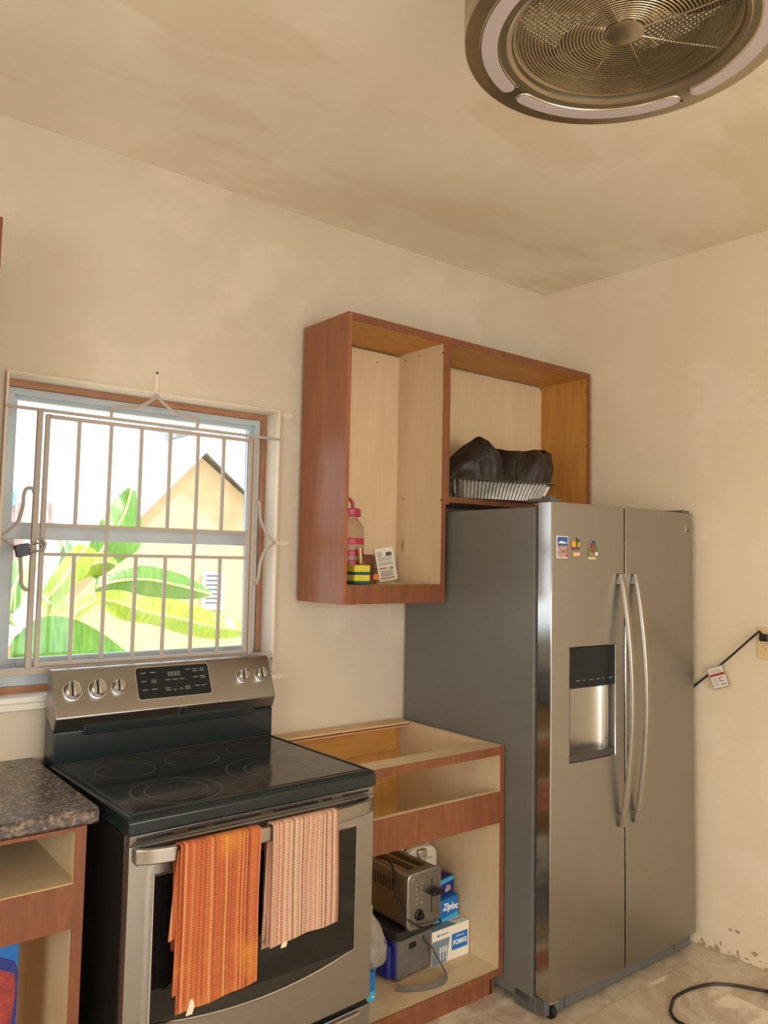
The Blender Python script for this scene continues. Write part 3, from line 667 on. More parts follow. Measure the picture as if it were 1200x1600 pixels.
# base cabinet and worktop left of the range
lc = shell('base_cabinet', 'open cherry base cabinet under the speckled worktop, left of the range', (-.60, 0, 0), 0)
LX = 1.254
box('side_panel', [PLY_Z], lc, LX-.018, -.600, .0, LX, -.004, .876, bevel=0)
box('edge_band', CHERRY_Z, lc, LX-.026, -.605, .0, LX, -.6, .878, bevel=0)
box('inner_stile', PLY_Z, lc, LX-.026, -.600, .0, LX-.018, -.585, .876, bevel=0)
box('side_panel', OPLY, lc, 0, -.605, .0, .018, -.004, .876, bevel=0)
box('top_rail', CHERRY_X, lc, .018, -.605, .868, LX-.026, -.587, .8775, bevel=0)
box('drawer_rail', CHERRY_X, lc, .018, -.605, .636, LX-.026, -.602, .742, bevel=0)
box('rail_core', RAWEDGE, lc, .018, -.602, .637, LX-.026, -.587, .7445, bevel=0)
box('drawer_floor', PLY_X, lc, .018, -.587, .740, LX-.018, -.02, .744, bevel=0)
box('back_panel', OPLY, lc, .018, -.020, .0, LX-.018, -.006, .876, bevel=0)
box('bottom_panel', PLY_X, lc, .018, -.600, .088, LX-.018, -.02, .105, bevel=0)
ct = MB().prism([(-.606, .8795), (-.613, .885), (-.613, .911), (-.606, .918), (-.001, .918), (-.001, .8795)], 'x', -.60, .681).build('countertop', GRANITE, bevel=.002)
tag(ct, 'dark brown speckled laminate worktop left of the range', 'countertop')
hl = MB().lathe([(.007, 0), (.007, .0008)], 14, c=(.600, -.09, .918)).build('screw_hole', BLACKP, ct, smooth=0)

# ---------------------------------------------------------------- fridge
FA = -.5958
fr = thing('refrigerator', 'tall stainless side-by-side refrigerator with ice dispenser, grey sides', 'refrigerator', (2.1568, -.8132, 0), FA)
FW, FS = .892, .4015
fb = MB().box(.0, .078, .03, FW, .795, 1.748).build('body', GREYPAINT, fr, bevel=.004)
box('body_flange', GREYPLASTIC, fr, .003, .070, .05, FW-.003, .079, 1.75, bevel=.001)
fbow = lambda x: -.0135*(1-((x-.446)/.446)**2)
DX0, DX1, DZ0, DZ1 = .094, .346, .848, 1.249
xs = sorted(set([0, DX0, DX1, FS-.001]+[round(i*.0445, 4) for i in range(10) if i*.0445 < FS-.01]))
zs = [.068, DZ0, DZ1, 1.765]
ld = curved('door', xs, zs, fbow, .064, lambda x, z: DX0 < x < DX1 and DZ0 < z < DZ1, [STEEL, STEEL_P], fr, bevel=.003)
lab(ld, 'left freezer door with ice and water dispenser')
xs2 = [FS+.007+i*(FW-FS-.007)/12 for i in range(13)]
rd = curved('door', xs2, [.068, .9, 1.765], fbow, .064, lambda x, z: False, [STEEL, STEEL_P], fr, bevel=.003)
lab(rd, 'right refrigerator door')
box('door_gasket', GREYPLASTIC, fr, .012, .0645, .075, FW-.012, .0705, 1.755, bevel=0)
# dispenser
cav = MB()
n = 14; sec = []
for i in range(n+1):
    a = math.pi*i/n; sec.append((.220-.118*math.cos(a), .012+.045*math.sin(a)**.7))
cav.add([(x, y, z) for x, y in sec for z in (.868, 1.112)], [(2*i, 2*i+2, 2*i+3, 2*i+1) for i in range(n)])
cav.build('dispenser_cavity', steel('cavity_steel', (.60, .57, .52), .28), ld, smooth=80, solid=.002)
m = MB().box(DX0, .0, DZ0, DX0+.008, .062, 1.105); m.box(DX1-.004, .0, DZ0, DX1, .062, 1.105); m.box(DX0, .058, DZ0, DX1, .063, DZ1)
m.build('dispenser_liner', GREYPLASTIC, ld, bevel=0)
pc = MB().prism([(DX0+.001, fbow(DX0)+.0), (.16, fbow(.16)-.002), (.22, fbow(.22)-.003), (.28, fbow(.28)-.002), (DX1-.001, fbow(DX1)), (DX1-.001, .055), (DX0+.001, .055)], 'z', 1.105, DZ1-.001).build('dispenser_panel', PANELBL, ld, bevel=.002)
for i, w_ in enumerate((.018, .008, .018, .016, .008, .018)):
    x = .125+i*.036; box('key_legend', PRINT, pc, x, fbow(x)-.0036, 1.131, x+w_, fbow(x)-.0016, 1.1335, bevel=0)
MB().prism([(DX0+.002, -.004), (.14, -.010), (.22, -.0125), (.30, -.0125), (DX1-.002, -.011), (DX1-.002, .055), (DX0+.002, .055)], 'z', DZ0+.001, .876).build('drip_tray', DKPLASTIC, ld, bevel=.003)
box('side_slot', BLACKP, ld, DX0+.0075, .01, .94, DX0+.009, .035, 1.08, bevel=0)
# bowed handles
for par, xh in ((ld, .372), (rd, .462)):
    P = []; n = 26
    for i in range(n+1):
        t = i/n; z = .585+(1.513-.585)*t; q = math.sin(math.pi*t)**.85
        P.append((z, -.024-.048*q))
    V = []
    for z, y in P:
        w_ = .0145
        V += [(xh-w_, y+.005, z), (xh-w_*.7, y-.006, z), (xh+w_*.7, y-.006, z), (xh+w_, y+.005, z), (xh+w_*.6, y+.012, z), (xh-w_*.6, y+.012, z)]
    hd = MB().add(V, [(i*6+k, i*6+(k+1) % 6, (i+1)*6+(k+1) % 6, (i+1)*6+k) for i in range(n) for k in range(6)]+[(5, 4, 3, 2, 1, 0), tuple(n*6+k for k in range(6))]).build('door_handle', STEEL_HANDLE, par, bevel=.002, smooth=50)
    for z in (.612, 1.488): box('handle_mount', STEEL_HANDLE, hd, xh-.008, -.030, z-.018, xh+.008, -.004, z+.018, bevel=.004)
hg = MB().box(.006, .010, 1.766, .060, .12, 1.778).build('hinge', GREYPLASTIC, fr, bevel=.003)
MB().box(.012, .018, 1.776, .045, .060, 1.786).build('hinge_cap', GREYPLASTIC, hg, bevel=.003)
MB().box(FW-.06, .010, 1.766, FW-.006, .12, 1.778).build('hinge', GREYPLASTIC, fr, bevel=.003)
kg = MB().prism([(.004, .022), (FW-.004, .022), (FW-.004, .06), (.004, .06)], 'z', .012, .066).build('toe_grille', GREYPLASTIC, fr, bevel=.003)
MB().prism([(.10, .0215), (.104, .0215), (.104, .03), (.10, .03)], 'z', .014, .060).build('grille_seam', BLACKP, kg, smooth=0)
MB().prism([(.77, .0215), (.774, .0215), (.774, .03), (.77, .03)], 'z', .014, .060).build('grille_seam', BLACKP, kg, smooth=0)
box('base_side', GREYPLASTIC, fr, .0, .06, .008, .02, .16, .06, bevel=.003)
for x in (.022,):
    hc = box('hinge_bracket', STEEL_P, fr, x-.012, .004, .056, x+.028, .03, .064, bevel=.002)
    wh = MB().lathe([(.006, 0), (.021, .001), (.022, .004), (.022, .016), (.021, .019), (.006, .020)], 18, M=Matrix.Rotation(R(90), 4, 'Y'), c=(x+.002, .024, .0225)).build('caster', BLACKP, fr)
for x in (.05, FW-.05): MB().lathe([(.02, 0), (.02, .03)], 12, c=(x, .70, 0)).build('foot', BLACKP, fr)
badge(rd, lambda a, b, o: (.834+a, fbow(.845)+.0018*0-.0005-o-(.0)+.0, 1.684+b), .026)
# magnets
def magnet(label, x, z, build):
    t = thing('fridge_magnet', label, 'magnet', fr.location, FA); t.location = fr.matrix_basis @ Vector((x, fbow(x)-.0006, z)); build(t); return t
def mg1(t):
    box('plate', INKW, t, 0, -.003, 0, .062, 0, .078, bevel=.0008)
    box('sky_print', mat('sea_blue', srgb(48, 92, 160), .3), t, .003, -.0034, .044, .059, -.0029, .075, bevel=0)
    box('town_print', noisy('town_print', [srgb(60, 40, 44), srgb(190, 160, 150), srgb(120, 50, 50)], nscale=60, rough=.3), t, .003, -.0034, .003, .059, -.0029, .044, bevel=0)
    MB().prism([(.006, .052), (.020, .060), (.040, .058), (.056, .052)], 'y', -.0038, -.0032).build('cloud_print', INKW, t, smooth=0)
    box('edge_print', INKR, t, .0565, -.0037, .003, .0605, -.0031, .05, bevel=0)
magnet('rectangular picture magnet with blue top on the freezer door, leftmost of three', .022, 1.566, mg1)
def blob(t, nm, m_, pts, d=.004): return MB().prism(pts, 'y', -d, 0).build(nm, m_, t, bevel=.0006)
def mg2(t):
    blob(t, 'sun_shape', mat('sun_orange', srgb(222, 160, 60), .4), [(.028+a*.024, .050+b*.016) for a, b in [(math.cos(R(q)), math.sin(R(q))) for q in range(0, 360, 30)]], .003)
    blob(t, 'palm_shape', mat('palm_green', srgb(44, 84, 40), .4), [(.030, .036), (.034, .036), (.038, .056), (.052, .060), (.040, .066), (.034, .072), (.030, .064), (.018, .062), (.030, .056)], .005)
    blob(t, 'word_shape', mat('plum', srgb(96, 62, 96), .4), [(.010, .028), (.048, .030), (.050, .040), (.012, .038)], .0045)
    blob(t, 'banner', mat('banner_peach', srgb(236, 190, 140), .4), [(.016, .006), (.046, .008), (.052, .014), (.046, .020), (.014, .018)], .004)
magnet('magnet with orange sun, palm tree and peach banner, middle of three', .094, 1.568, mg2)
def mg3(t):
    blob(t, 'figure_shape', mat('figure_red', srgb(150, 60, 66), .4), [(.022, .030), (.036, .028), (.040, .052), (.032, .064), (.024, .060)], .005)
    blob(t, 'leaf_shape', mat('leaf_green', srgb(64, 120, 70), .4), [(.036, .030), (.054, .030), (.058, .044), (.048, .058), (.038, .062), (.042, .048)], .004)
    blob(t, 'stalk_shape', mat('stalk_olive', srgb(140, 150, 70), .4), [(.006, .014), (.012, .014), (.020, .040), (.014, .044)], .004)
    blob(t, 'blue_shape', mat('figure_blue', srgb(60, 90, 150), .4), [(.028, .058), (.040, .058), (.044, .066), (.034, .072)], .006)
    blob(t, 'base_shape', mat('base_cream', srgb(214, 206, 140), .4), [(.002, .002), (.044, .002), (.044, .010), (.002, .010)], .005)
    blob(t, 'pot_shape', INKW, [(.046, .016), (.056, .016), (.058, .028), (.044, .028)], .004)
magnet('cut-out magnet with green leaves and cream base, rightmost of three', .184, 1.562, mg3)

# ---------------------------------------------------------------- outlet, plug and cords
oa = -90+math.degrees(RA)
def onwall(y, z): return (xr(y), y, z)
pl_ = thing('wall_outlet', 'almond wall outlet plate on the right wall', 'outlet', onwall(-1.060, 1.185), oa)
MB().prism(rrect(0, 0, .076, .126, .004), 'y', -.005, 0).build('cover_plate', BEIGEPL, pl_, bevel=.0015)
for z in (.024, .070):
    rc = MB().prism(rrect(.021, z, .055, z+.032, .006), 'y', -.0065, -.004).build('receptacle', BEIGEPL, pl_, bevel=.001)
    for q in (.031, .044): box('slot', BLACKP, rc, q, -.0068, z+.014, q+.002, -.0064, z+.022, bevel=0)
MB().lathe([(.003, 0), (.003, .001)], 10, M=Matrix.Rotation(R(90), 4, 'X'), c=(.038, -.005, .063)).build('screw', STEEL_P, pl_)
fc = thing('power_cord', 'black fridge power cord stretched from the outlet behind the fridge', 'cord', (0, 0, 0))
pA = Vector(onwall(-1.096, 1.284))+Vector((-.026, 0, 0)); 
MB().prism(rrect(-.016, -.014, .018, .014, .006), 'y', -.034, 0).build('plug', BLACKP, fc, bevel=.003).matrix_basis = Matrix.Translation(Vector(onwall(-1.098, 1.272))+Vector((-.0075, 0, 0))) @ Matrix.Rotation(R(oa), 4, 'Z')
pts = [(xr(-1.098)-.030, -1.098, 1.278), (xr(-1.09)-.034, -1.086, 1.290), (xr(-1.07)-.026, -1.066, 1.284), (xr(-.93)-.014, -.935, 1.165), (xr(-.79)-.012, -.786, 1.034), (xr(-.6)-.012, -.60, .86), (xr(-.4)-.012, -.36, .62)]
MB().tube(smoothpts(pts, 5), .0042, 8).build('cord', BLACKCORD, fc)
tg = thing('cord_tag', 'clear-edged warning tag with a red stripe hanging on the fridge cord', 'tag', onwall(-.890, 1.140), oa)
tg.rotation_euler = (R(4), R(-20), R(oa))
MB().prism(rrect(-.040, -.092, .036, -.002, .004), 'y', -.022, -.021).build('tag_sleeve', BAGCLEAR, tg, smooth=0)
cd = MB().prism([(-.034, -.086), (.030, -.086), (.030, -.006), (-.034, -.006)], 'y', -.0232, -.0222).build('tag_card', PAPER, tg, smooth=0)
box('tag_stripe', INKR, cd, -.034, -.0236, -.040, .030, -.0232, -.030, bevel=0)
for i in range(3): box('print_line', INK, cd, -.030, -.0235, -.014-i*.006, .024, -.0232, -.0125-i*.006, bevel=0)
for i in range(6): box('print_line', INK, cd, -.030, -.0235, -.048-i*.006, -.006, -.0232, -.0465-i*.006, bevel=0)
for q in ((-.000, -.050, .022, -.047), (-.000, -.064, .022, -.061), (-.000, -.064, .004, -.047), (.0, -.078, .026, -.074)): box('print_line', INK, cd, q[0], -.0235, q[1], q[2], -.0232, q[3], bevel=0)
ex = thing('extension_cord', 'black cord looped on the tiled floor by the right wall', 'cord', (0, 0, 0))
MB().tube(smoothpts([(3.05, -1.26, .006), (2.966, -1.165, .006), (2.90, -1.06, .006), (2.835, -1.005, .006), (2.741, -.978, .006), (2.650, -.976, .006), (2.596, -.996, .006), (2.545, -1.025, .006), (2.516, -1.075, .006), (2.535, -1.14, .006), (2.62, -1.22, .006), (2.80, -1.36, .006)], 6), .0055, 8).build('cord', BLACKCORD, ex)
box('cord_adapter', BLACKP, ex, 2.93, -1.255, .001, 2.985, -1.172, .036, bevel=.006, seg=3)

# ---------------------------------------------------------------- things in the upper cabinets
zs_ = 1.4552
jg = thing('drink_jug', 'clear plastic jug with pink lid, handle and bands in the tall wall cabinet', 'jug', (1.775, -.125, zs_))
MB().lathe([(.050, 0), (.060, .006), (.061, .19), (.056, .22), (.040, .245), (.034, .250), (.034, .262)], 28).build('jug_body', CLEARP, jg)
for z in (.085, .130): MB().lathe([(.0615, 0), (.0622, .002), (.0622, .022), (.0615, .024)], 28, c=(0, 0, z+.02)).build('band', PINK, jg)
MB().lathe([(.0612, 0), (.0618, .002), (.0618, .050), (.0612, .052)], 28, c=(0, 0, .038)).build('band', PINK, jg)
MB().lathe([(.046, 0), (.047, .002), (.047, .026), (.043, .031)], 28, c=(0, 0, .258)).build('lid', PINK, jg)
MB().tube(smoothpts([(.020, 0, .286), (.016, 0, .312), (-.004, 0, .328), (-.024, 0, .312), (-.028, 0, .286)], 5), .007, 8).build('lid_handle', PINK, jg)
sg = thing('sponge_pack', 'pack of two yellow sponges with dark scourers in front of the pink jug', 'sponge', (1.693, -.285, zs_))
for k, z in ((0, .012), (1, .045)):
    sp_ = MB().box(0, 0, z, .072, .10, z+.027).build('sponge', YELLOW, sg, bevel=.005, seg=3)
    MB().box(-.001, -.001, z-.010, .073, .101, z+.001).build('scourer', GREENSP, sp_, bevel=.002)
br = thing('snack_bag', 'crumpled brown snack bag with clothes pin, beside the yellow sponges', 'bag', (1.812, -.20, zs_))
V = []
for i in range(9):
    z = i/8*.112; w_ = .044*(1-.25*(i/8)**2)+random.uniform(-.002, .002); d = .026*(1-(i/8)**1.5)+.004
    for k in range(14):
        a = 2*math.pi*k/14; q = 1+random.uniform(-.10, .10); V.append((w_*math.cos(a)*q, d*math.sin(a)*q, z))
MB().add(V, [(i*14+k, i*14+(k+1) % 14, (i+1)*14+(k+1) % 14, (i+1)*14+k) for i in range(8) for k in range(14)]+[tuple(range(14))[::-1], tuple(8*14+k for k in range(14))]).build('bag_body', BROWNJ, br, smooth=30)
MB().prism([(.006, .018), (.030, .014), (.034, .034), (.018, .040), (.008, .034)], 'y', -.032, -.027).build('bag_print', ORANGE, br, smooth=0)
m = MB().box(-.030, -.008, .078, -.020, -.002, .140); m.box(-.030, .0, .078, -.020, .006, .142)
m.build('clothes_pin', RAWEDGE, br, bevel=.001).rotation_euler = (0, R(-6), 0)
cdn = thing('instruction_card', 'white printed card leaning in the back right corner of the tall cabinet', 'card', (1.988, -.052, zs_))
cdn.rotation_euler = (R(-7), R(-8), 0); cdn.location = (1.995, -.046, 1.4555)
MB().box(0, 0, .0, .098, .0012, .138).build('card', PAPER, cdn, smooth=0)
def pr_(a, b, c, d, m_=INK): box('print_mark', m_, cdn, a, -.0004, b, c, .0001, d, bevel=0)
for i in range(5): pr_(.010, .104+i*.004, .036, .1055+i*.004)
pr_(.056, .102, .086, .118, INK)
for i in range(9):
    if i != 4: pr_(.010, .066+i*.0038, .085, .0672+i*.0038)
pr_(.010, .050, .050, .055, INKR); pr_(.062, .046, .084, .056, INKG)
for i in range(6): pr_(.012, .020+i*.004, .080, .0218+i*.004)
pr_(.010, .010, .084, .014, INKR)
# foil tray
ty = thing('foil_tray', 'ribbed aluminium foil tray jutting out of the short cabinet above the fridge', 'tray', (2.145, -.300, 1.8062), -17)
TW, TD, TH = .52, .262, .078
per = []
N = 120
def rr(u, inset):
    w_, d_ = TW-2*inset, TD-2*inset; r = .045; 
    pts = arc(TW-inset-r, TD-inset-r, r, 0, 90, 5)+arc(inset+r, TD-inset-r, r, 90, 180, 5)+arc(inset+r, inset+r, r, 180, 270, 5)+arc(TW-inset-r, inset+r, r, 270, 360, 5)
    return pts
def perim(inset, n=150, rib=0):
    P = rr(0, inset); P.append(P[0]); L = [0]
    for a, b in zip(P, P[1:]): L.append(L[-1]+math.hypot(b[0]-a[0], b[1]-a[1]))
    out = []
    for k in range(n):
        s = L[-1]*k/n; i = max(j for j in range(len(L)-1) if L[j] <= s+1e-9); t = (s-L[i])/max(1e-9, L[i+1]-L[i])
        a, b = Vector(P[i]), Vector(P[i+1]); p = a.lerp(b, t); d = (b-a).normalized() if (b-a).length > 1e-6 else Vector((1, 0)); nrm = Vector((d.y, -d.x))
        out.append(p+nrm*(rib*(1 if k % 2 else -1)))
    return out
lv = [(.044, 0, 0), (.036, .002, .003), (.020, TH-.012, .0036), (.016, TH-.004, 0), (.003, TH, 0), (.0, TH-.003, 0)]
V = [(p.x, p.y, z) for ins, z, rib in lv for p in perim(ins, 150, rib)]
F = [(i*150+k, i*150+(k+1) % 150, (i+1)*150+(k+1) % 150, (i+1)*150+k) for i in range(len(lv)-1) for k in range(150)]+[tuple(range(150))]
MB().add(V, F).build('tray_shell', FOIL, ty, smooth=25, solid=.0006)
# black bag standing in the tray
bb = thing('tote_bag', 'folded dark brown-black fabric bag sitting in the foil tray above the fridge', 'bag', (2.145, -.300, 1.8062), -17)
prof_h = [(.0, .10), (.05, .155), (.12, .225), (.19, .272), (.22, .262), (.27, .226), (.33, .222), (.40, .226), (.46, .236), (.53, .232), (.555, .225)]
def hh(x):
    for (a, ha), (b, hb_) in zip(prof_h, prof_h[1:]):
        if x <= b: return ha+(hb_-ha)*(x-a)/(b-a)
    return prof_h[-1][1]
from mathutils import noise
def bagpt(u, v):
    """u along, v around (0 front bottom .. 1 back bottom)"""
    x = .0+.555*u; h = hh(x); 
    xi = .045+.43*u
    a = v*math.pi; yy = .130-.088*math.cos(a)*(1-.35*math.sin(a)); zz = h*math.sin(a)**.55
    k = zz/h if h else 0; xx = xi*(1-k)+x*k
    n_ = noise.noise(Vector((u*7, v*4, 1.3))); cr = abs(math.sin(u*8+v*4+n_*3))**.35+.6*abs(noise.noise(Vector((u*11, v*7, 5))))
    yy += -.026*math.cos(a)*cr*k+.022*n_*k
    zz *= 1+.04*n_*k
    vd = noise.voronoi(Vector((u*4.2, v*2.6, .4)))[0]; dd = vd[1]-vd[0]; yy += math.copysign(.075, -math.cos(a))*(-.30+min(.5, dd))*math.sin(a)**.5
    # pinch where it is gathered in the middle
    g_ = math.exp(-((u-.55)/.05)**2); yy += .022*g_*math.sin(a)*math.copysign(1, math.cos(a))
    return (xx, yy, max(.006, zz+.004))
nu, nv = 80, 44
P = [[bagpt(i/nu, j/nv) for j in range(nv+1)] for i in range(nu+1)]
m = MB().grid(P); c_ = nv+1
m.f += [tuple(range(c_))[::-1], tuple(nu*c_+j for j in range(c_))]; m.mi += [0, 0]
m.build('bag_body', BAGCLOTH, bb, smooth=50)
MB().tube(smoothpts([(.13, .030, .145), (.16, .018, .172), (.185, .016, .176), (.21, .024, .160)], 5), .006, 8, flat=.4).build('bag_strap', GREYCL, bb)
MB().tube(smoothpts([(.33, .03, .06), (.32, .02, .12), (.33, .022, .17), (.39, .05, .215)], 5), .006, 8, flat=.5).build('bag_strap', BAGCLOTH, bb)

# ---------------------------------------------------------------- things in the base cabinet
ZF = .1055
ck = thing('cooler_bag', 'small blue and grey insulated lunch cooler under the toaster', 'cooler bag', (1.772, -.468, ZF), 5)
MB().box(.0, .0, .0, .182, .20, .148).build('cooler_body', GREYCL, ck, bevel=.016, seg=4)
MB().box(-.004, -.003, .145, .186, .204, .166).build('cooler_lid', DARKCL, ck, bevel=.007, seg=3)
for z in (.140, .154): MB().tube([(x, y, z) for x, y in rrect(-.003, -.003, .185, .203, .018, 3)], .0035, 6, closed=True).build('piping', DARKCL, ck)
pk = MB().box(-.022, .022, .010, .002, .178, .118).build('side_pocket', BLUECL, ck, bevel=.008, seg=3)
MB().box(-.004, .004, .006, .03, .196, .138).build('blue_panel', BLUECL, ck, bevel=.012, seg=3)
MB().tube(smoothpts([(-.024, .03, .10), (-.030, .045, .072), (-.030, .075, .066), (-.026, .10, .086)], 5), .006, 8, flat=.4).build('web_loop', GREYCL, ck)
box('buckle', BLACKP, ck, .058, -.008, .098, .088, .001, .116, bevel=.003)
MB().tube(smoothpts([(.128, -.004, .122), (.148, -.020, .090), (.166, -.045, .040), (.158, -.085, .010), (.110, -.105, .008), (.050, -.090, .008), (-.01, -.055, .008), (-.03, -.03, .010)], 7), .011, 8, flat=.32).build('shoulder_strap', GREYCL, ck)
TZ = ZF+.166
tr = thing('toaster', 'brushed steel two-slot toaster resting on the lunch cooler', 'toaster', (1.790, -.500, TZ+.005), 2)
bd = MB().prism(rrect(0, .006, .158, .192, .022, 5), 'y', .012, .268).build('toaster_shell', STEEL, tr, bevel=.003)
ef = MB().prism(rrect(-.002, .002, .160, .196, .024, 5), 'y', .0, .014).build('end_cap', STEEL_H, tr, bevel=.005, seg=3)
MB().prism(rrect(-.002, .002, .160, .196, .024, 5), 'y', .266, .282).build('end_cap', STEEL_H, tr, bevel=.005, seg=3)
MB().prism(rrect(.018, .014, .146, .182, .012, 4), 'y', -.003, .002).build('end_plate', STEEL, tr, bevel=.001)
for x in (.040, .090): box('bread_slot', BLACKP, tr, x, .045, .189, x+.030, .235, .1935, bevel=.001)
lvs = box('lever_slot', BLACKP, tr, .108, -.0040, .045, .1115, -.0028, .160, bevel=0)
MB().prism(rrect(.088, .112, .142, .126, .005), 'y', -.034, -.004).build('lever', BLACKP, tr, bevel=.003)
MB().lathe([(.020, 0), (.019, .004), (.013, .006), (.011, .018)], 20, M=Matrix.Rotation(R(90), 4, 'X'), c=(.050, -.003, .052)).build('dial', BLACKP, tr)
for i in range(5):
    for x in (.034, .058): box('button', CHROME, tr, x, -.0048, .088+i*.016, x+.010, -.0028, .094+i*.016, bevel=.001)
for i in range(12): box('vent_slit', BLACKP, tr, -.0006, .060+i*.016, .120, .0006, .066+i*.016, .160, bevel=0)
MB().tube(smoothpts([(.020, .20, .197), (.012, .11, .204), (-.010, .060, .170), (-.012, .045, .110), (-.004, .014, .060), (.018, -.012, .034), (.062, -.020, .012), (.14, -.014, .004), (.164, .01, .002)], 6), .0036, 8).build('power_cord', BLACKCORD, tr)
fk = thing('fork_box', 'white and grey-blue cardboard box of forks on the base cabinet floor', 'box', (1.938, -.455, ZF), 0)
fk.location = (1.944, -.456, ZF)
FKW, FKD, FKH = .183, .112, .118
fb_ = MB().box(0, 0, 0, FKW, FKD, FKH).build('carton', WHITECARD, fk, bevel=.001)
MB().prism([(.002, .002), (.070, .002), (.086, .084), (.002, .084)], 'y', -.0008, 0).build('print_panel', GREYBLUE, fk, smooth=0)
MB().prism([(.004, .004), (.122, .004), (.090, FKD-.004), (.004, FKD-.004)], 'z', FKH, FKH+.0008).build('print_panel', GREYBLUE, fk, smooth=0)
lb_ = MB().prism([(.096, .032), (.174, .032), (.174, .088), (.096, .088)], 'y', -.0014, 0).build('label_panel', BLUE, fk, smooth=0)
text('FORKS', .0225, (.135, -.002, .056), (90, 0, 0), INKW, fk, bold=.0007)
box('print_line', INKW, fk, .116, -.002, .0765, .155, -.0012, .0785, bevel=0)
for k in range(3):
    x = .040+k*.014; m = MB().box(x-.0012, -.0016, .012, x+.0012, -.0006, .042)
    for q in (-.004, -.0013, .0013, .004): m.box(x+q-.0006, -.0016, .044, x+q+.0006, -.0006, .058)
    m.box(x-.0046, -.0016, .040, x+.0046, -.0006, .045); m.build('fork_print', INKW, fk, smooth=0)
MB().lathe([(.005, 0), (.005, .0008)], 12, M=Matrix.Rotation(R(90), 4, 'X'), c=(.030, 0, .100)).build('emblem', BLUE, fk, smooth=0)
box('print_line', GREYBLUE, fk, .040, -.0008, .098, .078, 0, .102, bevel=0)
box('print_line', GREYBLUE, fk, .130, .03, FKH, .172, .036, FKH+.0008, bevel=0)
z1_ = ZF+FKH+.0012
zl = thing('bag_box', 'bright blue box of zip bags lying on the forks box', 'box', (1.945, -.425, z1_), 7)
MB().box(0, 0, 0, .176, .09, .076).build('carton', BLUE, zl, bevel=.001)
MB().prism([(.0, .0), (.176, .0), (.176, .016), (.0, .007)], 'y', -.0008, .0).build('print_band', CYAN, zl, smooth=0)
text('Ziploc', .034, (.131, -.0012, .044), (90, 8, 0), INKW, zl, bold=.001, shear=.15)
zk = thing('bag_box', 'dark blue box with a lighter band, topmost of the boxes on the right', 'box', (1.985, -.400, z1_+.077), 10)
MB().box(0, 0, 0, .138, .075, .062).build('carton', NAVY, zk, bevel=.001)
MB().prism([(0, .040), (.138, .046), (.138, .061), (0, .058)], 'y', -.0008, 0).build('print_band', CYAN, zk, smooth=0)
MB().prism([(.086, .010), (.120, .012), (.116, .030), (.092, .034)], 'y', -.0012, 0).build('print_figure', noisy('food_print', [srgb(140, 60, 60), srgb(220, 190, 180)], nscale=90, rough=.5), zk, smooth=0)
MB().prism([(.020, .02), (.118, .02), (.118, .06), (.020, .06)], 'z', .062, .0628).build('print_band', mat('deep_blue', srgb(18, 28, 84), .4), zk, smooth=0)
ap = thing('sandwich_maker', 'ivory sandwich maker with chrome latch standing behind the toaster', 'appliance', (2.012, -.228, ZF), -6)
MB().prism(rrect(-.055, 0, .100, .362, .045, 6), 'y', -.030, .014).build('lower_shell', APPL, ap, bevel=.010, seg=3)
MB().prism(rrect(-.050, .004, .095, .357, .043, 6), 'y', -.074, -.034).build('upper_shell', APPL, ap, bevel=.012, seg=3)
MB().prism(rrect(-.046, .008, .092, .353, .040, 6), 'y', -.037, -.028).build('seam', BLACKP, ap, bevel=0)
box('latch', CHROME, ap, -.006, -.088, .322, .034, -.070, .352, bevel=.004)
box('latch_bar', CHROME, ap, .002, -.094, .314, .026, -.086, .328, bevel=.002)
MB().lathe([(.014, 0), (.013, .006), (.009, .012)], 16, M=Matrix.Rotation(R(90), 4, 'X'), c=(.078, -.072, .262)).build('knob', BLACKP, ap)
box('print_mark', INK, ap, .044, -.0745, .312, .066, -.0735, .315, bevel=0)
# crumpled clear bag and blue box next to the range
cb = thing('plastic_bag', 'crumpled clear plastic bag between the range and the lunch cooler', 'plastic bag', (1.655, -.46, .205))
V = []; n1, n2 = 12, 18
for i in range(n1+1):
    t = i/n1; z = t*.19; w_ = .010+.052*math.sin(math.pi*min(1, t*1.05+.12))**.8*(1-.45*t)
    for k in range(n2):
        a = 2*math.pi*k/n2; q = 1+.28*noise.noise(Vector((math.cos(a)*2.2, math.sin(a)*2.2, t*5))); V.append((w_*1.0*math.cos(a)*q, w_*1.3*math.sin(a)*q, z))
MB().add(V, [(i*n2+k, i*n2+(k+1) % n2, (i+1)*n2+(k+1) % n2, (i+1)*n2+k) for i in range(n1) for k in range(n2)]+[tuple(range(n2))[::-1], tuple(n1*n2+k for k in range(n2))]).build('bag_film', FILM, cb, smooth=20)
sb = thing('bag_box', 'blue box on the cabinet floor beside the range, under the clear bag', 'box', (1.555, -.50, ZF), 0)
MB().box(0, 0, 0, .100, .12, .092).build('carton', BLUE, sb, bevel=.001)
box('print_band', CYAN, sb, 0, -.0008, .0, .100, 0, .030, bevel=0)
box('print_mark', INKW, sb, .086, -.0016, .010, .096, -.0008, .014, bevel=0)
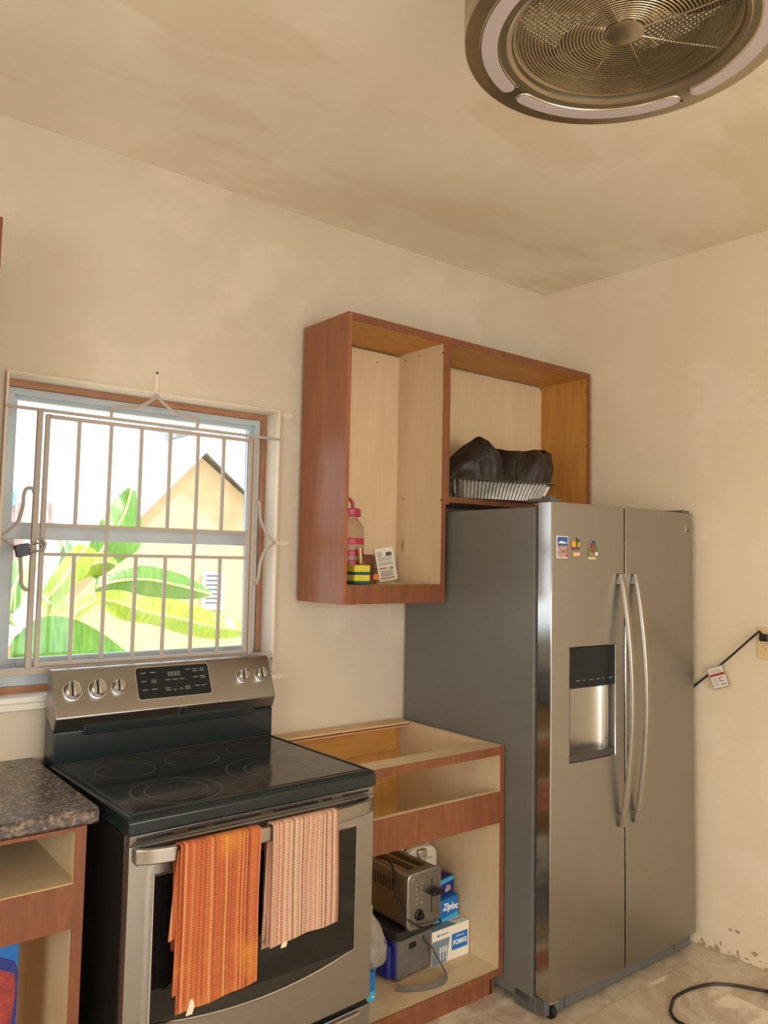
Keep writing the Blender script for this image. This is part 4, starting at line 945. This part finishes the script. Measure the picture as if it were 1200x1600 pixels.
# blue pack in the left base cabinet
fp = thing('freezer_bag_pack', 'blue and red food pack standing in the left base cabinet', 'box', (.30, -.470, ZF), 0)
MB().box(0, 0, 0, .245, .05, .520).build('carton', BLUE, fp, bevel=.002)
MB().prism([(0, .0), (.215, .0), (.245, .30), (.245, .405), (.235, .43), (.19, .455), (.0, .43)], 'y', -.0012, 0).build('print_band', NAVY, fp, smooth=0)
MB().prism([(0, .05), (.20, .08), (.228, .22), (.240, .36), (.236, .40), (.20, .42), (.10, .40), (.0, .38)], 'y', -.002, -.001).build('food_print', noisy('berry_print', [srgb(120, 36, 40), srgb(170, 70, 62)], nscale=40, rough=.4), fp, smooth=0)
MB().prism([(0, .452), (.245, .478), (.245, .52), (0, .52)], 'y', -.0012, 0).build('print_band', CYAN, fp, smooth=0)

# ---------------------------------------------------------------- ceiling fan
fn = thing('ceiling_fan', 'round brushed nickel caged ceiling fan with unlit ring light segments', 'ceiling fan', (1.331, -1.694, 2.65))
RO, RI = .333, .245
def ringpart(prof, n=96): return MB().lathe(prof+[prof[0]], n, caps=False)
# ring face, cut for four diffuser slots
m = MB(); N = 144; rs = [RI, .262, .300, RO]
def slot(a):
    d = (a-6) % 90; return 3.6 < d < 86.4
V = []; Fc = []
for k in range(N):
    a = R(6+(k+.5)*360/N-.5*360/N)
    for r in rs: V.append((r*math.cos(a), r*math.sin(a), -.001 if r in (RI, RO) else -.004))
for k in range(N):
    j = (k+1) % N; a = 6+(k+.5)*360/N
    for q in range(3):
        if q == 1 and slot(a): continue
        Fc.append((k*4+q, k*4+q+1, j*4+q+1, j*4+q))
m.add(V, Fc)
rg = m.build('trim_ring', BRASSY, fn, smooth=60, solid=.003)
m = MB()
for a0 in (8.7, 98.7, 188.7, 278.7):
    n = 30; pts = []
    # rounded ends
    c = .281; hw_ = .0185
    for i in range(n+1): pts.append((c+hw_, a0+4+(77)*i/n))
    for i in range(1, 6): pts.append((c+hw_*math.cos(math.pi*i/6), a0+81+math.degrees(hw_*math.sin(math.pi*i/6)/c)))
    for i in range(n+1): pts.append((c-hw_, a0+81-77*i/n))
    for i in range(1, 6): pts.append((c-hw_*math.cos(math.pi*i/6), a0+4-math.degrees(hw_*math.sin(math.pi*i/6)/c)))
    P = [(r*math.cos(R(a)), r*math.sin(R(a))) for r, a in pts]
    df = MB().prism(P, 'z', -.0085, .012).build('diffuser', DIFF, fn, bevel=.003)
    MB().tube([(x, y, -.0055) for x, y in P], .0028, 6, closed=True).build('slot_rim', WIRE, df)
ringpart([(RO-.002, -.002), (RO, .0), (RO+.001, .012), (RO-.001, .045), (RO-.006, .047), (RO-.006, .002)]).build('outer_band', BRASSY, fn)
ringpart([(RI+.002, -.002), (RI-.002, -.004), (RI-.010, .001), (RI-.013, .014), (RI-.013, .060), (RI-.009, .060), (RI-.006, .01)]).build('inner_collar', BRASSY, fn)
ringpart([(RI-.013, .010), (RI-.020, .012), (RI-.020, .016), (RI-.013, .018)]).build('grille_collar', WIRE, fn)
cg = MB().lathe([(.0, -.004), (.034, -.004), (.040, -.001), (.041, .006), (.0, .006)], 32, caps=False, c=(-.004, -.002, .006)).build('hub_cap', BRASSY, fn)
gl = MB()
for k in range(8):
    a = R(k*45+19); gl.tube([(.038*math.cos(a), .038*math.sin(a), .009), (.12*math.cos(a), .12*math.sin(a), .008), (.226*math.cos(a), .226*math.sin(a), .013)], .0013, 5)
gl = gl.build('front_grille', WIRE, fn)
for k in range(25):
    r = .046+k*.0073; MB().tube([(r*math.cos(2*math.pi*i/60), r*math.sin(2*math.pi*i/60), .010-.004*math.sin(math.pi*k/24)) for i in range(60)], .0012, 5, closed=True).build('wire_ring', WIRE, gl)
for k in range(3):
    a0 = 60+k*120; P = []
    for i in range(9):
        t = i/8; r = .05+.165*t; w_ = 20+16*math.sin(math.pi*min(1, t*.9+.1))
        P.append([(r*math.cos(R(a0+w_*(j/8*2-1))), r*math.sin(R(a0+w_*(j/8*2-1))), .062+.016*(j/8*2-1)) for j in range(9)])
    MB().grid(P).build('blade', BLADE, fn, smooth=60, solid=.003)
MB().lathe([(.0, .030), (.052, .034), (.056, .05), (.056, .10), (.045, .112), (.0, .114)], 32, caps=False).build('motor', BRASSY, fn)
# square mesh guard on top, with the ceiling showing through
m = MB()
for k in range(-22, 23):
    t = k*.0105; h_ = math.sqrt(max(0, .233**2-t*t))
    if h_ < .02: continue
    m.box(-h_, t-.0011, .104, h_, t+.0011, .1065); m.box(t-.0011, -h_, .1065, t+.0011, h_, .109)
mg_ = m.build('rear_mesh', BRASSY, fn, smooth=0); mg_['kind'] = 'stuff'
ringpart([(.228, .055), (.234, .055), (.236, .11), (.230, .11)]).build('rear_rim', BRASSY, fn)
for k in range(4):
    a = R(125+90*k); c, s = math.cos(a), math.sin(a)
    P = [(RO-.004, -.010), (RO+.006, -.010), (RO+.006, .010), (RO-.004, .010)]
    MB().prism([(x*c-y*s, x*s+y*c) for x, y in P], 'z', .040, .2625).build('mounting_post', BRASSY, fn, bevel=.001)
m = MB()
for k in range(2):
    a = R(35+90*k); c, s = math.cos(a), math.sin(a); m.prism([(x*c-y*s, x*s+y*c) for x, y in ((-RO, -.008), (RO, -.008), (RO, .008), (-RO, .008))], 'z', .110+.006*k, .116+.006*k)
m.build('mounting_arm', BLADE, fn)
MB().lathe([(.065, .225), (.07, .262)], 32).build('canopy', BRASSY, fn); MB().lathe([(.012, .11), (.012, .23)], 16).build('down_rod', BRASSY, fn)
for a in (96, 6, 186, 276):
    x, y = (RO+.001)*math.cos(R(a-2)), (RO+.001)*math.sin(R(a-2)); MB().lathe([(.0, -.003), (.004, -.002), (.004, .004), (0, .005)], 10, c=(x, y, .006), caps=False).build('screw', WIRE, fn)

# ---------------------------------------------------------------- outside the window
gd = struct(MB().box(-14, .17, -.70, 22, 30, -.60).build('ground', GROUND, smooth=0))
LV = {"A":[[[0.844,1.0,1.18],[0.834,0.96,1.104],[0.851,1.03,0.975]],[[0.953,1.02,1.266],[0.957,0.98,1.081],[0.981,1.05,0.865]],[[1.098,1.05,1.26],[1.1,1.01,1.069],[1.122,1.08,0.818]],[[1.261,1.1,1.181],[1.239,1.06,1.04],[1.257,1.13,0.854]],[[1.464,1.2,1.04],[1.449,1.16,1.033],[1.465,1.23,0.999]]],"B":[[[1.593,2.2,1.319],[1.582,2.16,1.283],[1.626,2.23,1.24]],[[1.692,2.1,1.337],[1.661,2.06,1.271],[1.73,2.13,1.159]],[[1.851,2.05,1.299],[1.819,2.01,1.214],[1.89,2.08,1.131]],[[2.035,2.0,1.276],[2.001,1.96,1.174],[2.077,2.03,1.069]],[[2.227,1.95,1.208],[2.193,1.91,1.121],[2.248,1.98,1.034]],[[2.389,1.9,1.139],[2.361,1.86,1.095],[2.391,1.93,1.044]],[[2.482,1.9,1.079],[2.46,1.86,1.075],[2.49,1.93,1.052]]],"C":[[[1.623,2.3,1.396],[1.604,2.26,1.347],[1.638,2.33,1.289]],[[1.778,2.35,1.442],[1.746,2.31,1.384],[1.795,2.38,1.292]],[[1.962,2.4,1.48],[1.95,2.36,1.394],[2.004,2.43,1.279]],[[2.182,2.45,1.442],[2.159,2.41,1.363],[2.212,2.48,1.257]],[[2.345,2.5,1.39],[2.329,2.46,1.326],[2.365,2.53,1.252]],[[2.493,2.5,1.301],[2.473,2.46,1.289],[2.499,2.53,1.268]]],"D":[[[1.568,2.4,1.452],[1.583,2.36,1.433],[1.667,2.43,1.392]],[[1.624,2.45,1.612],[1.673,2.41,1.553],[1.823,2.48,1.493]],[[1.714,2.5,1.779],[1.777,2.46,1.698],[1.978,2.53,1.6]],[[1.826,2.6,1.914],[1.88,2.56,1.831],[2.028,2.63,1.754]],[[1.927,2.65,2.001],[1.935,2.61,1.986],[1.993,2.68,1.981]]],"E":[[[1.167,2.2,1.562],[1.193,2.16,1.526],[1.265,2.23,1.49]],[[1.096,2.1,1.49],[1.128,2.06,1.438],[1.209,2.13,1.383]],[[1.045,2.0,1.388],[1.069,1.96,1.355],[1.148,2.03,1.299]],[[1.014,1.9,1.241],[1.027,1.86,1.233],[1.069,1.93,1.221]]],"F":[[[1.282,2.2,1.325],[1.298,2.16,1.291],[1.365,2.23,1.249]],[[1.331,2.2,1.417],[1.375,2.16,1.382],[1.481,2.23,1.36]],[[1.413,2.25,1.522],[1.457,2.21,1.493],[1.575,2.28,1.454]],[[1.499,2.3,1.608],[1.543,2.26,1.601],[1.625,2.33,1.572]]],"G":[[[1.423,2.5,1.409],[1.434,2.46,1.43],[1.484,2.53,1.436]],[[1.467,2.5,1.528],[1.49,2.46,1.529],[1.558,2.53,1.521]],[[1.45,2.55,1.627],[1.473,2.51,1.64],[1.537,2.58,1.626]],[[1.432,2.6,1.667],[1.443,2.56,1.679],[1.487,2.63,1.674]]],"H":[[[1.502,2.3,1.377],[1.48,2.26,1.416],[1.485,2.33,1.445]],[[1.608,2.35,1.414],[1.591,2.31,1.485],[1.604,2.38,1.54]],[[1.715,2.4,1.433],[1.71,2.36,1.502],[1.719,2.43,1.566]],[[1.792,2.45,1.469],[1.785,2.41,1.486],[1.818,2.48,1.501]]],"I":[[[0.789,1.8,1.427],[0.799,1.76,1.381],[0.829,1.83,1.33]],[[0.901,1.75,1.333],[0.909,1.71,1.287],[0.942,1.78,1.234]],[[1.014,1.7,1.221],[1.011,1.66,1.202],[1.036,1.73,1.17]]]}
bp_ = thing('banana_plant', 'banana plant with broad green leaves right outside the kitchen window', 'plant', (1.33, 2.34, -.6))
def leafmesh(st_, nseg=7):
    """stations of (edge, midrib, edge) -> smooth leaf blade with side veins as shallow folds"""
    cols = [smoothpts([s[k] for s in st_], nseg) for k in range(3)]; n = len(cols[0]); P = []
    for i in range(n):
        a, m_, b = cols[0][i], cols[1][i], cols[2][i]; row = []; f_ = .006*(1 if i % 2 else -1)
        for k in range(5): row.append(a.lerp(m_, k/4)+Vector((0, f_*(1-k/4), 0)))
        for k in range(1, 5): row.append(m_.lerp(b, k/4)+Vector((0, f_*k/4, 0)))
        P.append(row)
    return P, cols[1]
org = Vector(bp_.location)
for key, st_ in LV.items():
    P, mid = leafmesh(st_); P = [[p-org for p in r] for r in P]
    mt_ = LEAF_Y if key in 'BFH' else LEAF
    lf = MB().grid(P).build('leaf', mt_, bp_, smooth=60, solid=.003)
    MB().tube([p-org+Vector((0, -.006, 0)) for p in mid], .009, 6).build('midrib', STEM, lf)
for pts, r0, r1 in (([(1.316, 2.34, .819), (1.368, 2.34, 1.076), (1.411, 2.34, 1.244), (1.435, 2.34, 1.358)], .055, .034), ([(1.333, 2.39, .737), (1.427, 2.34, 1.13), (1.5, 2.29, 1.245), (1.594, 2.24, 1.296)], .03, .018), ([(1.417, 2.34, .961), (1.538, 2.34, 1.165), (1.634, 2.24, 1.272)], .026, .016),
                     ([(1.298, 2.34, .821), (1.352, 2.34, 1.189), (1.301, 2.29, 1.286)], .03, .016), ([(1.417, 2.34, 1.358), (1.508, 2.44, 1.412), (1.584, 2.44, 1.44)], .02, .014), ([(1.421, 2.34, 1.358), (1.446, 2.54, 1.409)], .02, .014)):
    P = smoothpts(pts, 5); MB().tube([p-org for p in P], [r0+(r1-r0)*i/(len(P)-1) for i in range(len(P))], 10).build('leaf_stalk', STEM, bp_)
MB().tube([Vector(p)-org for p in ((1.33, 2.36, -.6), (1.33, 2.36, .1), (1.316, 2.34, .86))], [.12, .11, .07], 14).build('trunk', STEM, bp_)
MB().tube([Vector(p)-org for p in ((1.2, 1.4, -.6), (1.1, 1.25, .3), (.86, 1.05, 1.08))], [.06, .045, .02], 10).build('leaf_stalk', STEM, bp_)
MB().tube([Vector(p)-org for p in ((1.33, 2.36, .2), (.95, 2.1, .9), (.80, 1.80, 1.38))], [.05, .03, .014], 10).build('leaf_stalk', STEM, bp_)

# neighbour's gabled house
nh = thing('neighbour_house', 'beige stucco neighbour house with gable end and white louvred window', 'house', (0, 0, 0))
WY = 7.0; AX, AZ = 4.472, 2.859
MB().prism([(2.30, -.6), (6.9, -.6), (6.9, 1.12), (AX, AZ), (2.30, .60)], 'y', WY, WY+2.3).build('gable_wall', STUCCO, nh, smooth=0)
# roof slabs overhanging towards the window
sl_, sr_ = (AZ-2.083)/(AX-3.731), (2.859-2.249)/(5.228-4.472)
ya_ = 6.82
rl = MB().prism([(AX, AZ+.30), (AX, AZ+.16), (2.0, AZ+.16-(AX-2.0)*1.045), (2.0, AZ+.30-(AX-2.0)*1.045)], 'y', ya_, WY+2.3).build('roof_slope', OUTW, nh, smooth=0)
rr_ = MB().prism([(AX, AZ+.30), (AX, AZ+.16), (7.2, AZ+.16-(7.2-AX)*.80), (7.2, AZ+.30-(7.2-AX)*.80)], 'y', ya_, WY+2.3).build('roof_slope', OUTW, nh, smooth=0)
MB().prism([(AX, AZ+.42), (AX, AZ+.03), (2.0, AZ+.03-(AX-2.0)*1.045), (2.0, AZ+.42-(AX-2.0)*1.045)], 'y', ya_-.04, ya_).build('rake_board', OUTW, nh, smooth=0)
MB().prism([(AX, AZ+.42), (AX, AZ+.03), (7.2, AZ+.03-(7.2-AX)*.80), (7.2, AZ+.42-(7.2-AX)*.80)], 'y', ya_-.04, ya_).build('rake_board', OUTW, nh, smooth=0)
for sx_, k_, xe in ((-1, 1.045, 2.0), (1, .80, 7.2)):
    MB().prism([(AX, AZ+.475), (AX, AZ+.425), (xe, AZ+.425-abs(xe-AX)*k_), (xe, AZ+.475-abs(xe-AX)*k_)], 'y', ya_-.08, ya_).build('verge_edge', TILEG, nh, smooth=0)
def tileprof(w, h, t): 
    n = 10; top = [(w*i/n, h*math.sin(math.pi*2*i/n)) for i in range(n+1)]; return top+[(x, z-t) for x, z in reversed(top)]
def tiles(parent, org_, ex_, ey_, nx, ny, w, l, h, m_):
    """rows of pantiles: ex_ along the eave, ey_ up the slope"""
    ex_, ey_ = Vector(ex_).normalized(), Vector(ey_).normalized(); nz_ = ex_.cross(ey_)
    base = MB().prism(tileprof(w, h, .02), 'y', 0, l*1.12)
    me = None
    for j in range(ny):
        for i in range(nx):
            M_ = Matrix((ex_, ey_, nz_)).transposed().to_4x4() @ Matrix.Rotation(R(3.5), 4, 'X'); M_.translation = Vector(org_)+ex_*(i*w)+ey_*(j*l)+nz_*.03
            if me is None: o = base.build('roof_tile', m_, parent, smooth=40); me = o
            else: o = me.copy(); COL.objects.link(o); o.parent = parent
            o.matrix_basis = M_
ang = math.atan(.80)
tiles(rr_, (AX+.0, ya_, AZ+.30), (0, 1, 0), (-math.cos(ang), 0, math.sin(ang)), 1, 1, .3, .36, .05, TILEG)
for o in list(rr_.children): pass
k0 = rr_.children[0]
for i in range(5):
    for j in range(7):
        if i == 0 and j == 0: continue
        o = k0.copy(); COL.objects.link(o); o.parent = rr_
        M_ = k0.matrix_basis.copy(); M_.translation = Vector((AX+.30*math.cos(ang)+j*.36*math.cos(ang), ya_+i*.3, AZ+.46-.30*math.sin(ang)-j*.36*math.sin(ang))); o.matrix_basis = M_
k0.matrix_basis.translation = Vector((AX+.02, ya_, AZ+.45))
wn = MB(); ring(wn, 4.565, .86, 4.862, 1.345, .035, WY-.05, WY+.02); wn = wn.build('window', OUTW, nh)
for k in range(7): MB().hexa([(4.60, WY-.045, .90+k*.058), (4.827, WY-.045, .90+k*.058), (4.827, WY-.005, .935+k*.058), (4.60, WY-.005, .935+k*.058)], [(4.60, WY-.040, .905+k*.058), (4.827, WY-.040, .905+k*.058), (4.827, WY, .94+k*.058), (4.60, WY, .94+k*.058)]).build('louvre', OUTW, wn, smooth=0)
box('frame_back', GREYBLUE, wn, 4.60, WY-.004, .89, 4.83, WY-.001, 1.31, bevel=0)
# low white boundary wall catching the sun
lw = tag(MB().prism([(3.0, -.6), (8.2, -.6), (8.2, .50), (3.55, .30), (3.0, .1)], 'y', 5.2, 5.4).build('garden_wall', OUTW, smooth=0), 'low sunlit white garden wall behind the banana leaves', 'wall')
# farther house with clay tile roof
fh_ = thing('tiled_house', 'distant house with pale clay pantile roof seen through the left of the window', 'house', (0, 0, 0))
MB().box(1.6, 10.4, -.6, 5.6, 16, 1.32).build('house_wall', OUTW, fh_, smooth=0)
sla = math.atan2(2.44-1.16, 3.0)
rf = MB().prism([(9.6, 1.16), (12.6, 2.44), (12.6, 2.34), (9.6, 1.06)], 'x', 1.4, 5.6).build('roof', TILE, fh_, smooth=0)
tiles(rf, (1.45, 9.6, 1.17), (1, 0, 0), (0, math.cos(sla), math.sin(sla)), 14, 9, .29, .345, .03, TILE)
MB().lathe([(.13, 0), (.13, .26), (.05, .33)], 16, c=(3.46, 12.4, 2.36)).build('roof_tank', mat('tank_blue', srgb(120, 160, 210), .5), fh_)
# roof corner of a nearer building, high on the left
nr = thing('near_roof', 'grey pantile roof corner high at the left edge of the window', 'roof', (0, 0, 0))
MB().prism([(3.00, 2.30), (3.9, 2.66), (3.9, 2.62), (3.00, 2.26)], 'x', .5, 1.28).build('roof_slab', OUTW, nr, smooth=0)
sla = math.atan2(.36, .9)
tiles(nr, (.52, 3.0, 2.31), (1, 0, 0), (0, math.cos(sla), math.sin(sla)), 6, 6, .125, .155, .014, TILEG)
MB().box(.5, 3.5, -.6, 1.2, 3.7, 2.30).build('roof_wall', OUTW, nr, smooth=0)
